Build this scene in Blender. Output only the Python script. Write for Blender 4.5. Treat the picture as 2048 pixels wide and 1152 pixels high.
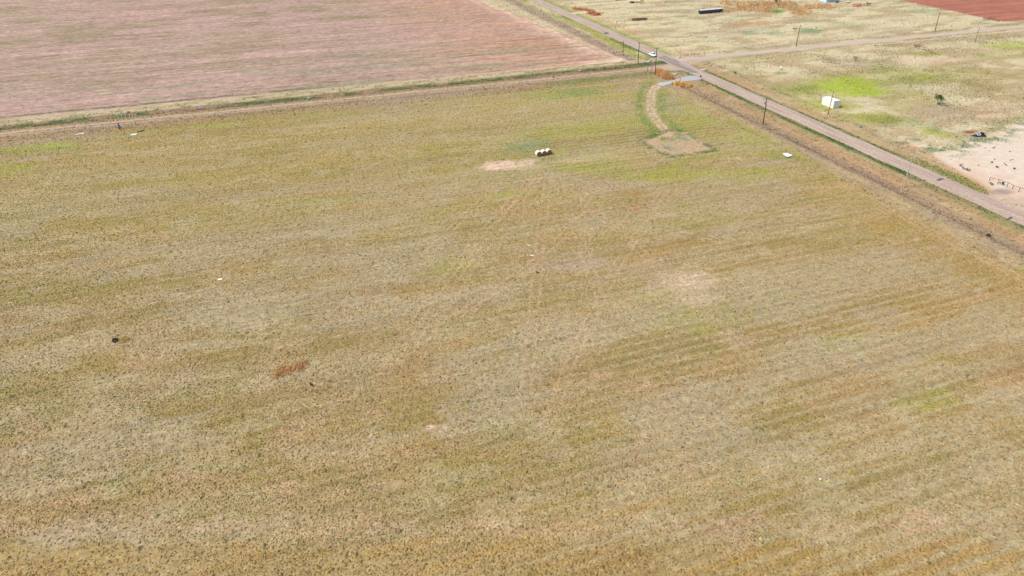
import bpy, math, random
import numpy as np

# ------------------------------------------------------------------ camera, world, sun, exposure
scene = bpy.context.scene
for o in list(bpy.data.objects):
    bpy.data.objects.remove(o)
F_PX, TILT, CAM_H = 1435.0, math.radians(31.3), 78.0      # drone camera 78 m above the field, 31 degrees down
cam_data = bpy.data.cameras.new('camera')
cam_data.sensor_width = 36.0
cam_data.lens = F_PX / 2048.0 * 36.0
cam_data.clip_start = 0.5
cam_data.clip_end = 20000
cam = bpy.data.objects.new('camera', cam_data)
scene.collection.objects.link(cam)
cam.location = (0, 0, CAM_H)
cam.rotation_euler = (math.radians(90) - TILT, 0, 0)
scene.camera = cam

SUN_EL, SUN_AZ = math.radians(50), math.radians(-100)     # azimuth clockwise from +Y: light comes from the left
world = bpy.data.worlds.new('World')
scene.world = world
world.use_nodes = True
wn = world.node_tree.nodes
wl = world.node_tree.links
wn.clear()
w_out = wn.new('ShaderNodeOutputWorld')
w_bg = wn.new('ShaderNodeBackground')
w_sky = wn.new('ShaderNodeTexSky')
w_sky.sky_type = 'NISHITA'
w_sky.sun_disc = False
w_sky.sun_elevation = SUN_EL
w_sky.sun_rotation = SUN_AZ
w_sky.air_density = 1.0
w_sky.dust_density = 3.0
w_sky.ozone_density = 1.0
w_bg.inputs['Strength'].default_value = 0.10
wl.new(w_sky.outputs[0], w_bg.inputs[0])
wl.new(w_bg.outputs[0], w_out.inputs[0])
sun_data = bpy.data.lights.new('sun', 'SUN')
sun_data.energy = 1.5
sun_data.angle = math.radians(10)
sun_data.color = (1.0, 0.91, 0.80)
sun = bpy.data.objects.new('sun', sun_data)
scene.collection.objects.link(sun)
sx, sy, sz = math.sin(SUN_AZ) * math.cos(SUN_EL), math.cos(SUN_AZ) * math.cos(SUN_EL), math.sin(SUN_EL)
from mathutils import Vector, Matrix
sun.rotation_euler = Vector((sx, sy, sz)).to_track_quat('Z', 'Y').to_euler()
sun.location = (-100, -20, 200)
scene.view_settings.view_transform = 'Standard'
scene.view_settings.look = 'None'
scene.view_settings.exposure = 1.08
scene.view_settings.gamma = 1.0
scene.view_settings.use_curve_mapping = False

# ------------------------------------------------------------------ small maths
CT, ST = math.cos(TILT), math.sin(TILT)
PHI = math.radians(20.09)                                  # the section grid is turned 20 degrees
CP, SP = math.cos(PHI), math.sin(PHI)
rng = np.random.default_rng(7)
random.seed(11)


def at(px, py, z=0.0):
    """where the ray through a photograph pixel meets the ground"""
    a, b = (px - 1024) / F_PX, -(py - 576) / F_PX
    d = (a, CT + b * ST, -ST + b * CT)
    t = (z - CAM_H) / d[2]
    return d[0] * t, d[1] * t


def height_of(by, ty):
    """height of a vertical thing whose foot is in row by and whose top is in row ty"""
    y = at(1024, by)[1]
    b = -(ty - 576) / F_PX
    return CAM_H + (-ST + b * CT) * y / (CT + b * ST)


def sr_of(x, y):
    return x * CP + y * SP, -x * SP + y * CP


def xy_of(s, r):
    return s * CP - r * SP, s * SP + r * CP


def _hash(ix, iy, seed):
    h = (ix.astype(np.int64) * 374761393 + iy.astype(np.int64) * 668265263 + seed * 1442695041) & 0xFFFFFFFF
    h = ((h ^ (h >> 13)) * 1274126177) & 0xFFFFFFFF
    h = (h ^ (h >> 16)) & 0xFFFFFFFF
    return h / 4294967295.0


def vnoise(x, y, seed=0):
    ix, iy = np.floor(x), np.floor(y)
    fx, fy = x - ix, y - iy
    fx, fy = fx * fx * (3 - 2 * fx), fy * fy * (3 - 2 * fy)
    a, b = _hash(ix, iy, seed), _hash(ix + 1, iy, seed)
    c, d = _hash(ix, iy + 1, seed), _hash(ix + 1, iy + 1, seed)
    return (a + (b - a) * fx) * (1 - fy) + (c + (d - c) * fx) * fy


def fbm(x, y, seed=0, octv=4, gain=0.5):
    v, amp, tot = 0.0, 1.0, 0.0
    for k in range(octv):
        v = v + amp * vnoise(x * 2 ** k + 17.3 * k, y * 2 ** k - 9.1 * k, seed + k * 31)
        tot += amp
        amp *= gain
    return v / tot


def smooth(a, b, v):
    t = np.clip((v - a) / (b - a), 0, 1)
    return t * t * (3 - 2 * t)


def band(v, a, b, soft):
    return smooth(a - soft, a + soft, v) * (1 - smooth(b - soft, b + soft, v))


def in_poly(x, y, poly):
    inside = np.zeros(x.shape, bool)
    n = len(poly)
    for i in range(n):
        x0, y0 = poly[i]
        x1, y1 = poly[(i + 1) % n]
        c = ((y0 > y) != (y1 > y)) & (x < (x1 - x0) * (y - y0) / (y1 - y0 + 1e-12) + x0)
        inside ^= c
    return inside


def seg_dist(x, y, pts):
    best = np.full(x.shape, 1e9)
    for (x0, y0), (x1, y1) in zip(pts[:-1], pts[1:]):
        dx, dy = x1 - x0, y1 - y0
        t = np.clip(((x - x0) * dx + (y - y0) * dy) / (dx * dx + dy * dy + 1e-9), 0, 1)
        best = np.minimum(best, np.hypot(x - x0 - t * dx, y - y0 - t * dy))
    return best


def poly_mask(x, y, poly, soft):
    d = seg_dist(x, y, list(poly) + [poly[0]])
    d = np.where(in_poly(x, y, poly), d, -d)
    return smooth(-soft, soft, d)


ALB = 0.62                                                 # reflectance of a surface shown as full white


def lin(c):
    v = np.array(c, float) / 255.0
    return np.where(v <= 0.04045, v / 12.92, ((v + 0.055) / 1.055) ** 2.4) * ALB


PAL = {k: lin(v) for k, v in dict(
    litter=(192, 177, 136), ochre=(182, 153, 90), tan=(184, 158, 112), olive=(160, 148, 82), khaki=(186, 168, 104),
    pink=(212, 180, 146), mauve=(188, 168, 142), grey=(186, 172, 138), green=(142, 156, 84), ygreen=(172, 174, 78),
    lime=(180, 198, 70), dgreen=(88, 118, 62), teal=(140, 164, 120), sand=(244, 226, 202), sandpink=(240, 208, 180),
    plough=(197, 166, 149), ploughor=(206, 164, 134), ploughol=(168, 152, 118), ploughlt=(212, 182, 164),
    red=(182, 122, 102), redlt=(206, 132, 106), straw=(226, 212, 170), strawlt=(236, 222, 176), brown=(166, 142, 118),
    dbrown=(136, 112, 92), verge=(204, 178, 134), orange=(206, 148, 92), gravel=(206, 202, 192), earth=(150, 92, 66),
    dirt=(214, 190, 164), mud=(176, 156, 144)).items()}
S_ROAD, R_SIDE, R_TRACK = (171.4, 178.6), (273.2, 278.2), 266.5


def ell(x, y, px, py, rx, ry, warp=0.35, seed=0):
    """soft elongated patch whose middle and half-axes come from photograph pixels"""
    cx, cy = at(px, py)
    ax = abs(at(px + rx, py)[0] - cx)
    ay = abs(at(px, py - ry)[1] - cy)
    dx, dy = x - cx, y - cy
    # axes follow the section grid's skew a little
    dy = dy - 0.30 * dx * min(1.0, ay / ax)
    m = np.zeros(x.shape)
    near = (np.abs(dx) < 2.2 * ax + 3) & (np.abs(dy) < 2.2 * ay + 3 + 0.7 * ax)
    if near.any():
        xx, yy = x[near], y[near]
        q = np.hypot(dx[near] / ax, dy[near] / ay)
        q = q + warp * 2.0 * (fbm(xx / 3.5, yy / 3.5, 91 + seed, 4) - 0.5)
        m[near] = 1 - smooth(0.45, 1.25, q)
    return m


# patches in the near pasture: pixel centre, pixel half-axes, colour, strength, effect on tuft density
PASTURE_PATCH = [
    (85, 293, 80, 11, 'ygreen', 1.0, 1.3), (110, 290, 40, 7, 'lime', .6, 1.3), (30, 338, 40, 11, 'ygreen', .6, 1.2), (160, 311, 22, 5, 'green', .5, 1.5),
    (60, 318, 60, 6, 'mauve', .5, .6), (420, 252, 60, 6, 'ygreen', .45, 1.2), (700, 228, 60, 5, 'ygreen', .3, 1.1),
    (960, 196, 60, 6, 'ygreen', .3, 1.0), (1130, 184, 95, 13, 'green', .75, 1.7), (1080, 186, 50, 9, 'ygreen', .45, 1.2),
    (1160, 262, 110, 20, 'ygreen', .38, 1.1), (1060, 291, 60, 16, 'teal', .5, 1.2), (1120, 307, 26, 4, 'lime', .6, 1.3),
    (1090, 320, 40, 4, 'green', .6, 1.4), (1190, 335, 100, 14, 'ygreen', .55, 1.3), (1330, 350, 130, 14, 'ygreen', .5, 1.3),
    (1480, 345, 110, 14, 'ygreen', .45, 1.3), (1400, 250, 60, 20, 'ygreen', .7, 1.2), (1375, 214, 36, 10, 'ygreen', .6, 1.1),
    (1500, 275, 90, 16, 'ygreen', .55, 1.2), (1570, 312, 40, 12, 'green', .35, 1.1), (1430, 262, 60, 12, 'ochre', .5, 1.0),
    (1340, 210, 26, 20, 'teal', .45, 1.1), (1340, 195, 26, 6, 'mauve', .4, .6), (1020, 330, 52, 11, 'sandpink', 1.0, .12),
    (1060, 336, 34, 5, 'pink', .7, .25), (1058, 322, 22, 5, 'sandpink', .8, .2), (985, 334, 30, 6, 'sandpink', .6, .4), (1150, 322, 60, 4, 'pink', .35, .5), (1240, 314, 60, 5, 'verge', .45, .6),
    (1690, 373, 60, 8, 'pink', .7, .3), (1480, 316, 50, 3, 'dirt', .6, .5), (1540, 330, 80, 6, 'mauve', .4, .6),
    (1280, 416, 26, 6, 'orange', .75, 1.1), (1330, 431, 26, 5, 'pink', .55, .45), (1372, 466, 14, 4, 'pink', .6, .4),
    (1425, 472, 12, 4, 'pink', .6, .4), (1300, 525, 40, 10, 'pink', .35, .6), (1370, 568, 75, 24, 'sandpink', .8, .3),
    (1400, 600, 55, 14, 'sandpink', .8, .35), (1320, 545, 40, 14, 'mauve', .4, .7), (1150, 530, 95, 15, 'mauve', .6, .5),
    (1240, 371, 115, 12, 'mauve', .55, .55), (1420, 345, 60, 6, 'mauve', .2, .8), (1750, 632, 62, 22, 'mauve', .6, .55),
    (1805, 726, 40, 8, 'mauve', .65, .4), (2000, 782, 40, 9, 'mauve', .5, .5), (360, 500, 190, 13, 'litter', .5, .6),
    (640, 468, 110, 10, 'grey', .45, .6), (724, 340, 30, 4, 'mauve', .55, .6), (1010, 632, 100, 9, 'litter', .4, .6),
    (820, 560, 100, 10, 'grey', .35, .6), (900, 530, 60, 26, 'ygreen', .3, 1.1), (1010, 388, 70, 10, 'ygreen', .4, 1.2),
    (560, 362, 90, 8, 'khaki', .4, 1.0), (620, 400, 120, 9, 'ygreen', .22, 1.0), (300, 420, 200, 14, 'khaki', .45, .9),
    (1420, 632, 150, 32, 'ygreen', .45, 1.3), (1330, 590, 60, 14, 'ygreen', .35, 1.2), (1560, 590, 50, 12, 'ygreen', .45, 1.2),
    (1690, 684, 90, 18, 'ygreen', .35, 1.2), (1850, 800, 70, 24, 'ygreen', .35, 1.2), (930, 806, 15, 10, 'ygreen', .6, 1.4),
    (1780, 560, 60, 14, 'orange', .2, 1.0), (1900, 620, 120, 30, 'ochre', .5, 1.0), (1870, 520, 110, 24, 'ochre', .55, 1.1),
    (1780, 440, 120, 12, 'ochre', .5, 1.0), (875, 856, 28, 7, 'sandpink', .5, .4), (1100, 900, 60, 12, 'grey', .4, .6),
    (470, 640, 120, 22, 'litter', .5, .6), (420, 690, 90, 14, 'litter', .5, .6), (120, 700, 120, 20, 'litter', .45, .7),
    (250, 760, 160, 22, 'litter', .4, .7), (1000, 760, 120, 10, 'litter', .45, .6), (1150, 690, 70, 10, 'litter', .4, .6),
    (760, 500, 60, 9, 'mauve', .35, .6), (1060, 470, 70, 8, 'mauve', .35, .7), (1400, 790, 60, 22, 'grey', .45, .6),
    (1330, 800, 40, 16, 'ochre', .4, 1.2), (1550, 740, 60, 16, 'olive', .5, 1.3), (1660, 1010, 50, 10, 'litter', .6, .6),
    (1900, 1040, 60, 10, 'pink', .45, .5), (1960, 1090, 50, 10, 'pink', .4, .6), (60, 990, 60, 14, 'litter', .5, .6),
    (300, 1060, 90, 10, 'litter', .5, .6), (120, 1110, 50, 10, 'sandpink', .45, .5), (210, 950, 60, 14, 'grey', .45, .6),
    (780, 970, 40, 10, 'mauve', .5, .5), (640, 900, 90, 12, 'grey', .3, .7), (1130, 870, 20, 5, 'pink', .4, .6),
    (1100, 420, 80, 8, 'ochre', .3, 1.0), (640, 768, 9, 3, 'pink', .8, .2), (590, 750, 30, 5, 'mauve', .4, .4),
    (1834, 480, 10, 4, 'gravel', .5, .4), (1862, 496, 20, 4, 'gravel', .4, .4), (1960, 580, 16, 4, 'gravel', .5, .4)]
RIGHT_PATCH = [
    (1690, 168, 80, 14, 'lime', 1.0, 1.6), (1600, 182, 60, 14, 'ygreen', .65, 1.3), (1650, 208, 70, 14, 'ygreen', .8, 1.5), (1720, 184, 70, 10, 'lime', .95, 1.4),
    (1740, 236, 90, 13, 'ygreen', .75, 1.9), (1770, 150, 130, 22, 'ygreen', .42, 1.6), (1900, 150, 140, 18, 'ygreen', .3, 1.6), (1830, 205, 90, 16, 'ygreen', .3, 1.6), (1800, 242, 60, 12, 'green', .5, 2.2), (1590, 175, 60, 14, 'green', .3, 1.6), (1690, 215, 40, 7, 'ygreen', .5, 1.4), (1620, 165, 40, 8, 'ygreen', .4, 1.0),
    (2020, 92, 60, 8, 'lime', .55, 1.5), (1990, 112, 60, 7, 'ygreen', .4, 2.2), (1860, 108, 40, 5, 'ygreen', .55, 1.4),
    (1856, 157, 24, 5, 'ygreen', .8, 1.0), (1900, 130, 70, 9, 'olive', .35, 2.4), (1760, 130, 60, 14, 'green', .3, 1.8),
    (1800, 165, 60, 12, 'green', .35, 2.6), (1880, 180, 80, 12, 'straw', .4, 2.6), (1830, 186, 30, 5, 'ygreen', .5, 1.4),
    (1960, 170, 80, 14, 'tan', .35, 2.0), (1858, 262, 22, 9, 'lime', .55, 1.5), (1868, 258, 24, 8, 'green', .7, 1.6),
    (1892, 271, 24, 8, 'ygreen', .7, 1.3), (1462, 146, 28, 5, 'green', .7, 1.5), (1562, 146, 15, 3, 'green', .7, 1.4),
    (1412, 134, 12, 5, 'ygreen', .8, 1.8), (1500, 140, 60, 10, 'strawlt', .35, .8), (1700, 128, 60, 14, 'dirt', .5, .5),
    (1650, 135, 30, 8, 'verge', .4, .5), (1850, 122, 75, 11, 'sandpink', .42, .5), (1880, 222, 70, 14, 'mauve', .6, .9),
    (1910, 240, 60, 10, 'brown', .35, 1.0), (2000, 214, 60, 12, 'pink', .5, .9), (1990, 232, 40, 5, 'sandpink', .7, .4),
    (1500, 66, 24, 5, 'teal', .7, 1.4), (1545, 66, 26, 4, 'teal', .65, 1.4), (1622, 62, 28, 6, 'teal', .85, 1.4), (1690, 50, 40, 5, 'teal', .4, 1.1),
    (1526, 46, 36, 4, 'orange', .6, 1.0), (1480, 50, 30, 4, 'orange', .45, 1.0), (1524, 78, 16, 3, 'orange', .6, 1.0),
    (1460, 84, 16, 4, 'orange', .3, 1.0), (1665, 68, 14, 3, 'orange', .3, 1.0), (1362, 33, 18, 3, 'teal', .6, 1.3),
    (1140, 10, 16, 4, 'teal', .6, 1.4), (1690, 22, 24, 3, 'teal', .4, 1.0), (1850, 22, 40, 5, 'teal', .5, 1.2),
    (1285, 8, 8, 2, 'teal', .5, 1.0), (1800, 34, 40, 6, 'dirt', .35, .8), (1560, 72, 200, 6, 'straw', .3, 1.0),
    (1470, 28, 60, 4, 'mauve', .35, .8), (1540, 30, 30, 3, 'mauve', .35, .8)]
GRASS_BRIGHT = (1553, 22, 17, 3.4)
PLOUGH_PATCH = [(60, 41, 42, 6), (20, 18, 40, 6), (155, 57, 36, 5), (245, 50, 26, 4), (165, 72, 66, 8), (150, 82, 50, 5), (228, 104, 40, 6),
                (410, 22, 44, 5), (500, 48, 36, 5), (515, 30, 50, 6), (605, 14, 44, 5), (620, 22, 40, 3), (330, 72, 20, 4), (490, 4, 60, 4), (700, 35, 70, 5),
                (690, 4, 60, 4), (250, 3, 50, 3), (30, 85, 50, 6)]
PAD = [at(*p) for p in [(1281, 281), (1300, 274), (1330, 262), (1350, 259), (1378, 266), (1400, 281), (1434, 300), (1390, 307), (1345, 314), (1316, 303)]]
PADTRACK = [at(*p) for p in [(1318, 170), (1306, 180), (1301, 196), (1302, 222), (1313, 240), (1327, 256), (1336, 270)]]
TRACKS = [[at(*q) for q in t] for t in [[(1085, 345), (1000, 450), (925, 560), (840, 690)], [(1098, 345), (1080, 480), (1065, 640), (1052, 780)],
                                        [(1110, 350), (1160, 480), (1205, 610)], [(1000, 372), (930, 430), (850, 512)], [(1130, 372), (1260, 482), (1400, 620), (1570, 770), (1760, 930)],
                                        [(1070, 350), (960, 470), (860, 600), (760, 760)], [(1180, 420), (1050, 540), (900, 640)], [(1330, 400), (1240, 520), (1150, 700), (1090, 860)]]]
SANDLOT = [at(*p) for p in [(1806, 284), (1846, 303), (1900, 336), (1950, 363), (1985, 386), (2010, 398), (2300, 470), (2500, 300), (2300, 225), (2048, 241),
                            (2008, 262), (1985, 278), (1945, 282), (1915, 296), (1890, 304), (1862, 300), (1836, 284)]]


def mix(c, col, m):
    m = np.clip(m, 0, 1)[..., None]
    return c * (1 - m) + PAL[col] * m if isinstance(col, str) else c * (1 - m) + col * m


def regions(x, y):
    """0 open ground and verges, 1 near pasture, 2 ploughed field, 3 red field, 4 pasture right of the road, 5 sand lot"""
    s, r = sr_of(x, y)
    reg = np.zeros(x.shape, int)
    edge_p = 157.5 - (r - 286) * 0.09
    reg[(s < 150) & (r < 254)] = 1
    reg[(s < edge_p) & (r > 282.5)] = 2
    reg[(s > 184) & (r < 270)] = 4
    reg[(s > 184) & (r > 281) & (s <= 386)] = 4
    reg[(s > 386) & (r > 288)] = 3
    reg[in_poly(x, y, SANDLOT)] = 5
    return reg


def cover(x, y):
    """ground colour (reflectance), tuft density per m2, tuft colour, at world points"""
    s, r = sr_of(x, y)
    n1 = fbm(s / 22, r / 9, 1)                              # broad streaks along the rows
    n2 = fbm(s / 9, r / 5, 2)
    n3 = fbm(s / 3.2, r / 1.6, 3)
    n4 = fbm(x / 0.9, y / 0.9, 4, 3)
    n5 = fbm(s / 60, r / 40, 5, 3)
    row = fbm(s / 45, r / 0.85, 6, 3)                       # drill rows
    sw = s + 2.2 * (fbm(x / 5, y / 5, 7) - .5) * 2
    rw = r + 1.6 * (fbm(x / 5, y / 5, 8) - .5) * 2
    ss = s + 0.8 * (n4 - .5)
    N = x.shape
    col = np.zeros(N + (3,))
    tcol = np.zeros(N + (3,))
    # ---- near pasture
    grain = fbm(x / .62, y / .62, 9, 3, .7)
    grain2 = fbm(s / 1.6, r / .9, 10, 3, .7)

    def gr(k):
        return np.clip(1 + k * 2.2 * (.6 * grain + .4 * grain2 - .5) * 2, 0, 2.2)
    p = np.tile(PAL['tan'], N + (1,))
    p = mix(p, 'litter', smooth(.46, .62, n2 * .6 + n1 * .4) * .5 * gr(1.2))
    p = mix(p, 'ochre', smooth(.50, .66, fbm(s / 15, r / 7, 12)) * .5 * gr(.9))
    p = mix(p, 'olive', smooth(.50, .66, fbm(s / 12, r / 8, 13)) * .5 * gr(.9))
    p = mix(p, 'pink', smooth(.60, .74, fbm(s / 7, r / 4, 14)) * .45 * gr(1.6))
    far = smooth(110, 210, y)
    left = 1 - smooth(-60, 40, x)
    p = mix(p, 'khaki', far * (.10 + .45 * left))
    p = mix(p, 'olive', far * smooth(.45, .6, n1) * .25)
    yg = far * smooth(.47, .6, fbm(s / 25, r / 9, 38)) * (1 - .6 * left)
    p = mix(p, 'ygreen', yg * .45)
    bald = smooth(.50, .68, fbm(s / 7, r / 3.5, 15, 5))      # thin pale spots
    p = mix(p, 'litter', bald * .55 * gr(1.0))
    dens = 8.5 * (1 - .45 * bald) * (.55 + .9 * n3) * (1 - .35 * far)
    tc = np.tile(lin((166, 138, 74)), N + (1,))
    tc = mix(tc, lin((152, 136, 80)), smooth(.42, .6, n1))
    tc = mix(tc, lin((174, 138, 70)), smooth(.52, .66, fbm(s / 13, r / 8, 16)) * .7)
    tc = mix(tc, lin((136, 140, 60)), smooth(.53, .66, fbm(s / 10, r / 8, 17)) * .8)
    tc = mix(tc, lin((146, 146, 50)), yg * .5)
    for i, (px, py, rx, ry, c, st, dm) in enumerate(PASTURE_PATCH):
        m = ell(x, y, px, py, rx, ry, .45, i)
        p = mix(p, c, m * st * (.55 + .9 * n3) * (1.25 if c in ('ygreen', 'green', 'lime', 'sandpink') else 1.0) * gr(.9 if c in ('ygreen', 'green', 'ochre') else 1.2))
        dens = dens * (1 + (dm - 1) * m)
        if c in ('ygreen', 'green', 'lime', 'teal'):
            tc = mix(tc, {'ygreen': lin((146, 150, 34)), 'green': lin((98, 132, 44)), 'lime': lin((140, 176, 30)), 'teal': lin((110, 136, 72))}[c], m * min(1, st + .15))
        elif c in ('orange', 'ochre'):
            tc = mix(tc, lin((176, 110, 46)) if c == 'orange' else lin((166, 122, 44)), m * st)
        else:
            tc = mix(tc, lin((172, 152, 122)) if c != 'litter' else lin((168, 150, 106)), m * st * .8)
    # grey worn areas, and the ochre headland with a pale strip above it along the near edge
    worn = smooth(.50, .62, fbm(s / 30, r / 11, 29, 5)) * (1 - .5 * far)
    p = mix(p, 'grey', worn * .6 * gr(1.1))
    tc = mix(tc, lin((166, 148, 104)), worn * .6)
    dens = dens * (1 - .35 * worn)
    yh = y + 2.0 * (fbm(x / 6, y / 3, 37) - .5) * 2
    head = 1 - smooth(62.5, 64.5, yh)
    p = mix(p, 'ochre', head * .6 * gr(.8))
    tc = mix(tc, lin((166, 128, 58)), head * .7)
    p = mix(p, 'pink', band(yh, 65, 67.5, .8) * .3 * gr(1.4))
    # rows show as faint lines
    swath = fbm(s / 260 + 3, r / 3.1, 18, 2)
    mod = smooth(.35, .6, fbm(s / 70, r / 16, 11, 3))
    line = (.5 + .5 * np.sin(2 * math.pi * (r + .35 * fbm(s / 30, r / 9, 27, 2)) / 2.4)) ** 3
    line2 = (.5 + .5 * np.sin(2 * math.pi * (r + .5 * fbm(s / 40, r / 7, 28, 2)) / 1.45)) ** 2
    right = .45 + .55 * smooth(10, 90, s)
    p = p * (1 + .34 * (row[..., None] - .5) + (.26 * right * (swath - .5))[..., None])
    p = mix(p, 'litter', line * (.35 + .65 * mod) * right * .8 * gr(.6))
    p = p * (1 - (.10 * (line2 - .4) * (1 - .5 * right))[..., None])
    p = mix(p, 'litter', smooth(.60, .72, fbm(s / 300, r / 2.2, 19, 2)) * .45 * right * gr(1.4))
    dens = dens * (1 + 1.0 * (row - .5) - .4 * right * (swath - .5)) * (1 - .65 * line * (.35 + .65 * mod) * right)
    for pts in TRACKS:
        for off in (-.9, .9):
            dl = seg_dist(x + off, y + .35 * (n3 - .5), pts)
            m = np.exp(-(dl / .28) ** 2)
            p = mix(p, 'pink', m * .5 * gr(.8))
            dens = dens * (1 - .5 * m)
    for sc in (146.9, 148.6):
        m = np.exp(-((s - sc + .5 * (n2 - .5)) / .35) ** 2) * (1 - smooth(120, 150, r))
        p = mix(p, 'sandpink', m * .6 * gr(1.0))
        dens = dens * (1 - .7 * m)
    p = mix(p, 'ochre', smooth(128, 146, s) * (1 - smooth(130, 170, r)) * .45)
    tc = mix(tc, lin((176, 126, 48)), smooth(128, 146, s) * (1 - smooth(130, 170, r)) * .6)
    # the worn pad, its lane and the weeds that ring them
    pm = poly_mask(x + 1.2 * (n3 - .5), y + 2.0 * (n2 - .5), PAD, .7)
    ring = np.exp(-((seg_dist(x + 1.6 * (n2 - .5), y + 1.6 * (n3 - .5), PAD + [PAD[0]]) / 1.2) ** 2)) * smooth(.36, .58, .6 * n3 + .4 * grain)
    p = mix(p, 'pink', pm * .85 * gr(.6))
    p = mix(p, 'grey', pm * smooth(.52, .62, n2) * .5)
    p = mix(p, 'teal', pm * smooth(.6, .7, fbm(x / 4, y / 4, 19)) * .7)
    dens = dens * (1 - .93 * pm)
    ld = seg_dist(x + 1.2 * (n2 - .5), y, PADTRACK)
    lane = 1 - smooth(.9, 2.1, ld)
    side = np.exp(-((ld - 3.9) / 1.7) ** 2) * smooth(.28, .48, n3)
    rut = np.exp(-((ld - 1.0) / .55) ** 2)
    p = mix(p, 'litter', lane * .6 * gr(.8))
    p = mix(p, 'sandpink', rut * .85 * smooth(.25, .5, n3) * gr(.7))
    p = mix(p, 'green', side * .9)
    p = mix(p, 'pink', np.exp(-((seg_dist(x, y, PAD + [PAD[0]]) - 2.2) / .8) ** 2) * pm * .8)
    p = mix(p, 'dgreen', ring * .85)
    dens = dens * (1 - .85 * lane) + 9 * np.maximum(ring, side * .7)
    tc = mix(tc, lin((70, 104, 40)), np.clip(1.3 * np.maximum(ring, side), 0, 1))
    p = p * np.array([1.04, 1.03, 1.02])
    pasture, pd, ptc = p, dens, tc
    # ---- left verge between pasture and road
    v = np.tile(PAL['verge'], N + (1,))
    sv = s + 0.9 * (fbm(s / 2, r / 9, 20) - .5) * 2
    fine = fbm(s / .7, r / 8, 21)
    v = mix(v, 'tan', smooth(.4, .6, n2) * .7)
    v = mix(v, 'litter', smooth(.52, .66, fine) * .8)
    v = mix(v, 'brown', smooth(.54, .66, fbm(s / .9, r / 14, 26)) * .45)
    v = mix(v, 'brown', band(sv, 157, 162.5, 1.0) * .6)
    v = mix(v, 'mauve', band(sv, 154, 157.5, .8) * .5 * smooth(.4, .6, n2))
    v = mix(v, 'orange', band(sv, 162.5, 168, 1.2) * smooth(.45, .65, fbm(s / 3, r / 20, 22)) * .25)
    v = mix(v, 'dgreen', band(sv, 169.0, 172, .5) * (.35 + .6 * smooth(.35, .6, fbm(s / 2, r / 8, 23))))
    v = mix(v, 'green', band(sv, 166.5, 169.5, .8) * smooth(.5, .7, fbm(s / 2, r / 7, 24)) * .5)
    v = mix(v, 'ygreen', band(sv, 149, 155, 1.2) * smooth(.50, .62, fbm(s / 4, r / 16, 25)) * .75)
    vd = .5 + 3.0 * band(sv, 157.5, 161.5, .8) * smooth(.3, .55, fine) + 7 * band(sv, 169.2, 171.6, .4) * smooth(.3, .5, n3) + .6 * n3
    vt = np.tile(lin((160, 132, 84)), N + (1,))
    vt = mix(vt, lin((156, 130, 106)), band(sv, 157, 162.5, .8))
    vt = mix(vt, lin((84, 122, 44)), band(sv, 168.8, 172, .5))
    vt = mix(vt, lin((150, 160, 40)), band(sv, 149, 155, 1.) * smooth(.5, .6, fbm(s / 4, r / 16, 25)))
    vt = mix(vt, lin((176, 132, 84)), band(sv, 162.5, 168, 1.) * .3)
    # ---- track strip between the two fields
    t = np.tile(PAL['tan'], N + (1,))
    rs = r + .7 * (fbm(s / 14, r / 3, 30) - .5) * 2
    t = mix(t, 'mauve', band(rs, 254, 264, 1.2) * smooth(.40, .6, fbm(s / 30, r / 4, 31)) * .7)
    t = mix(t, 'green', band(rs, 257.5, 262.5, .8) * smooth(.52, .64, fbm(s / 40, r / 3, 32)) * .85)
    t = mix(t, 'ygreen', band(rs, 252, 256, 1.) * smooth(.5, .62, fbm(s / 18, r / 3, 33)) * .6)
    t = mix(t, 'brown', band(rs, 261.5, 264.5, .6) * .7 * smooth(.3, .5, n2))
    t = mix(t, 'dirt', band(rs, 264.9, 265.6, .35) * .7 + band(rs, 267.2, 268.6, .4) * .95)
    t = mix(t, 'mauve', band(rs, 263, 265, .5) * .4 + band(rs, 265.6, 267.2, .4) * .5)
    t = mix(t, 'verge', band(rs, 268.6, 270.6, .5) * .5)
    t = mix(t, 'brown', band(rs, 270.5, 278, .8) * (.4 + .6 * smooth(.35, .55, fbm(s / 12, r / 2, 34))))
    wgreen = band(rs, 272, 277.0, .6) * smooth(.48, .58, fbm(s / 20, r / 6, 35)) * smooth(.3, .6, fbm(s / 2.5, r / 1.5, 36))
    for a0, a1 in ((-60, 175), (225, 300), (552, 640), (676, 712), (880, 1045), (1205, 1292)):
        s0, s1 = sr_of(*at(a0, 262 - .108 * a0))[0], sr_of(*at(a1, 262 - .108 * a1))[0]
        wgreen = np.maximum(wgreen, band(rs, 271.8, 276.6, .6) * band(s, s0, s1, 4) * smooth(.28, .5, fbm(s / 2.5, r / 1.5, 36)))
    t = mix(t, 'dgreen', wgreen * .85)
    t = mix(t, 'straw', band(rs, 277.5, 283, .8) * .6)
    t = mix(t, 'green', band(rs, 277, 283, .8) * smooth(.52, .64, n3) * .4)
    td = 1.8 * band(rs, 252, 264.5, 1) * (.5 + n3) + 1.6 * band(rs, 265.6, 267, .4) + 2.2 * band(rs, 268.8, 271, .5) + 7.5 * band(rs, 271.6, 277.6, .6) * smooth(.3, .55, n3) + 3 * band(rs, 278, 283, .6) * smooth(.4, .6, n3)
    tt = np.tile(lin((140, 122, 88)), N + (1,))
    tt = mix(tt, lin((150, 154, 60)), band(rs, 251, 263, .8) * smooth(.5, .62, n1) * .7)
    tt = mix(tt, lin((122, 104, 76)), band(rs, 270.5, 278, .6))
    tt = mix(tt, lin((62, 92, 44)), np.clip(wgreen * 1.2, 0, 1))
    # ---- ploughed field
    q = np.tile(PAL['plough'], N + (1,))
    st1 = fbm(s / 110, r / 2.2, 40, 4)
    st2 = fbm(s / 9, r / 1.1, 41, 4, .65)
    q = mix(q, 'ploughlt', smooth(.52, .72, st1) * .6 * gr(.8))
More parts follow.
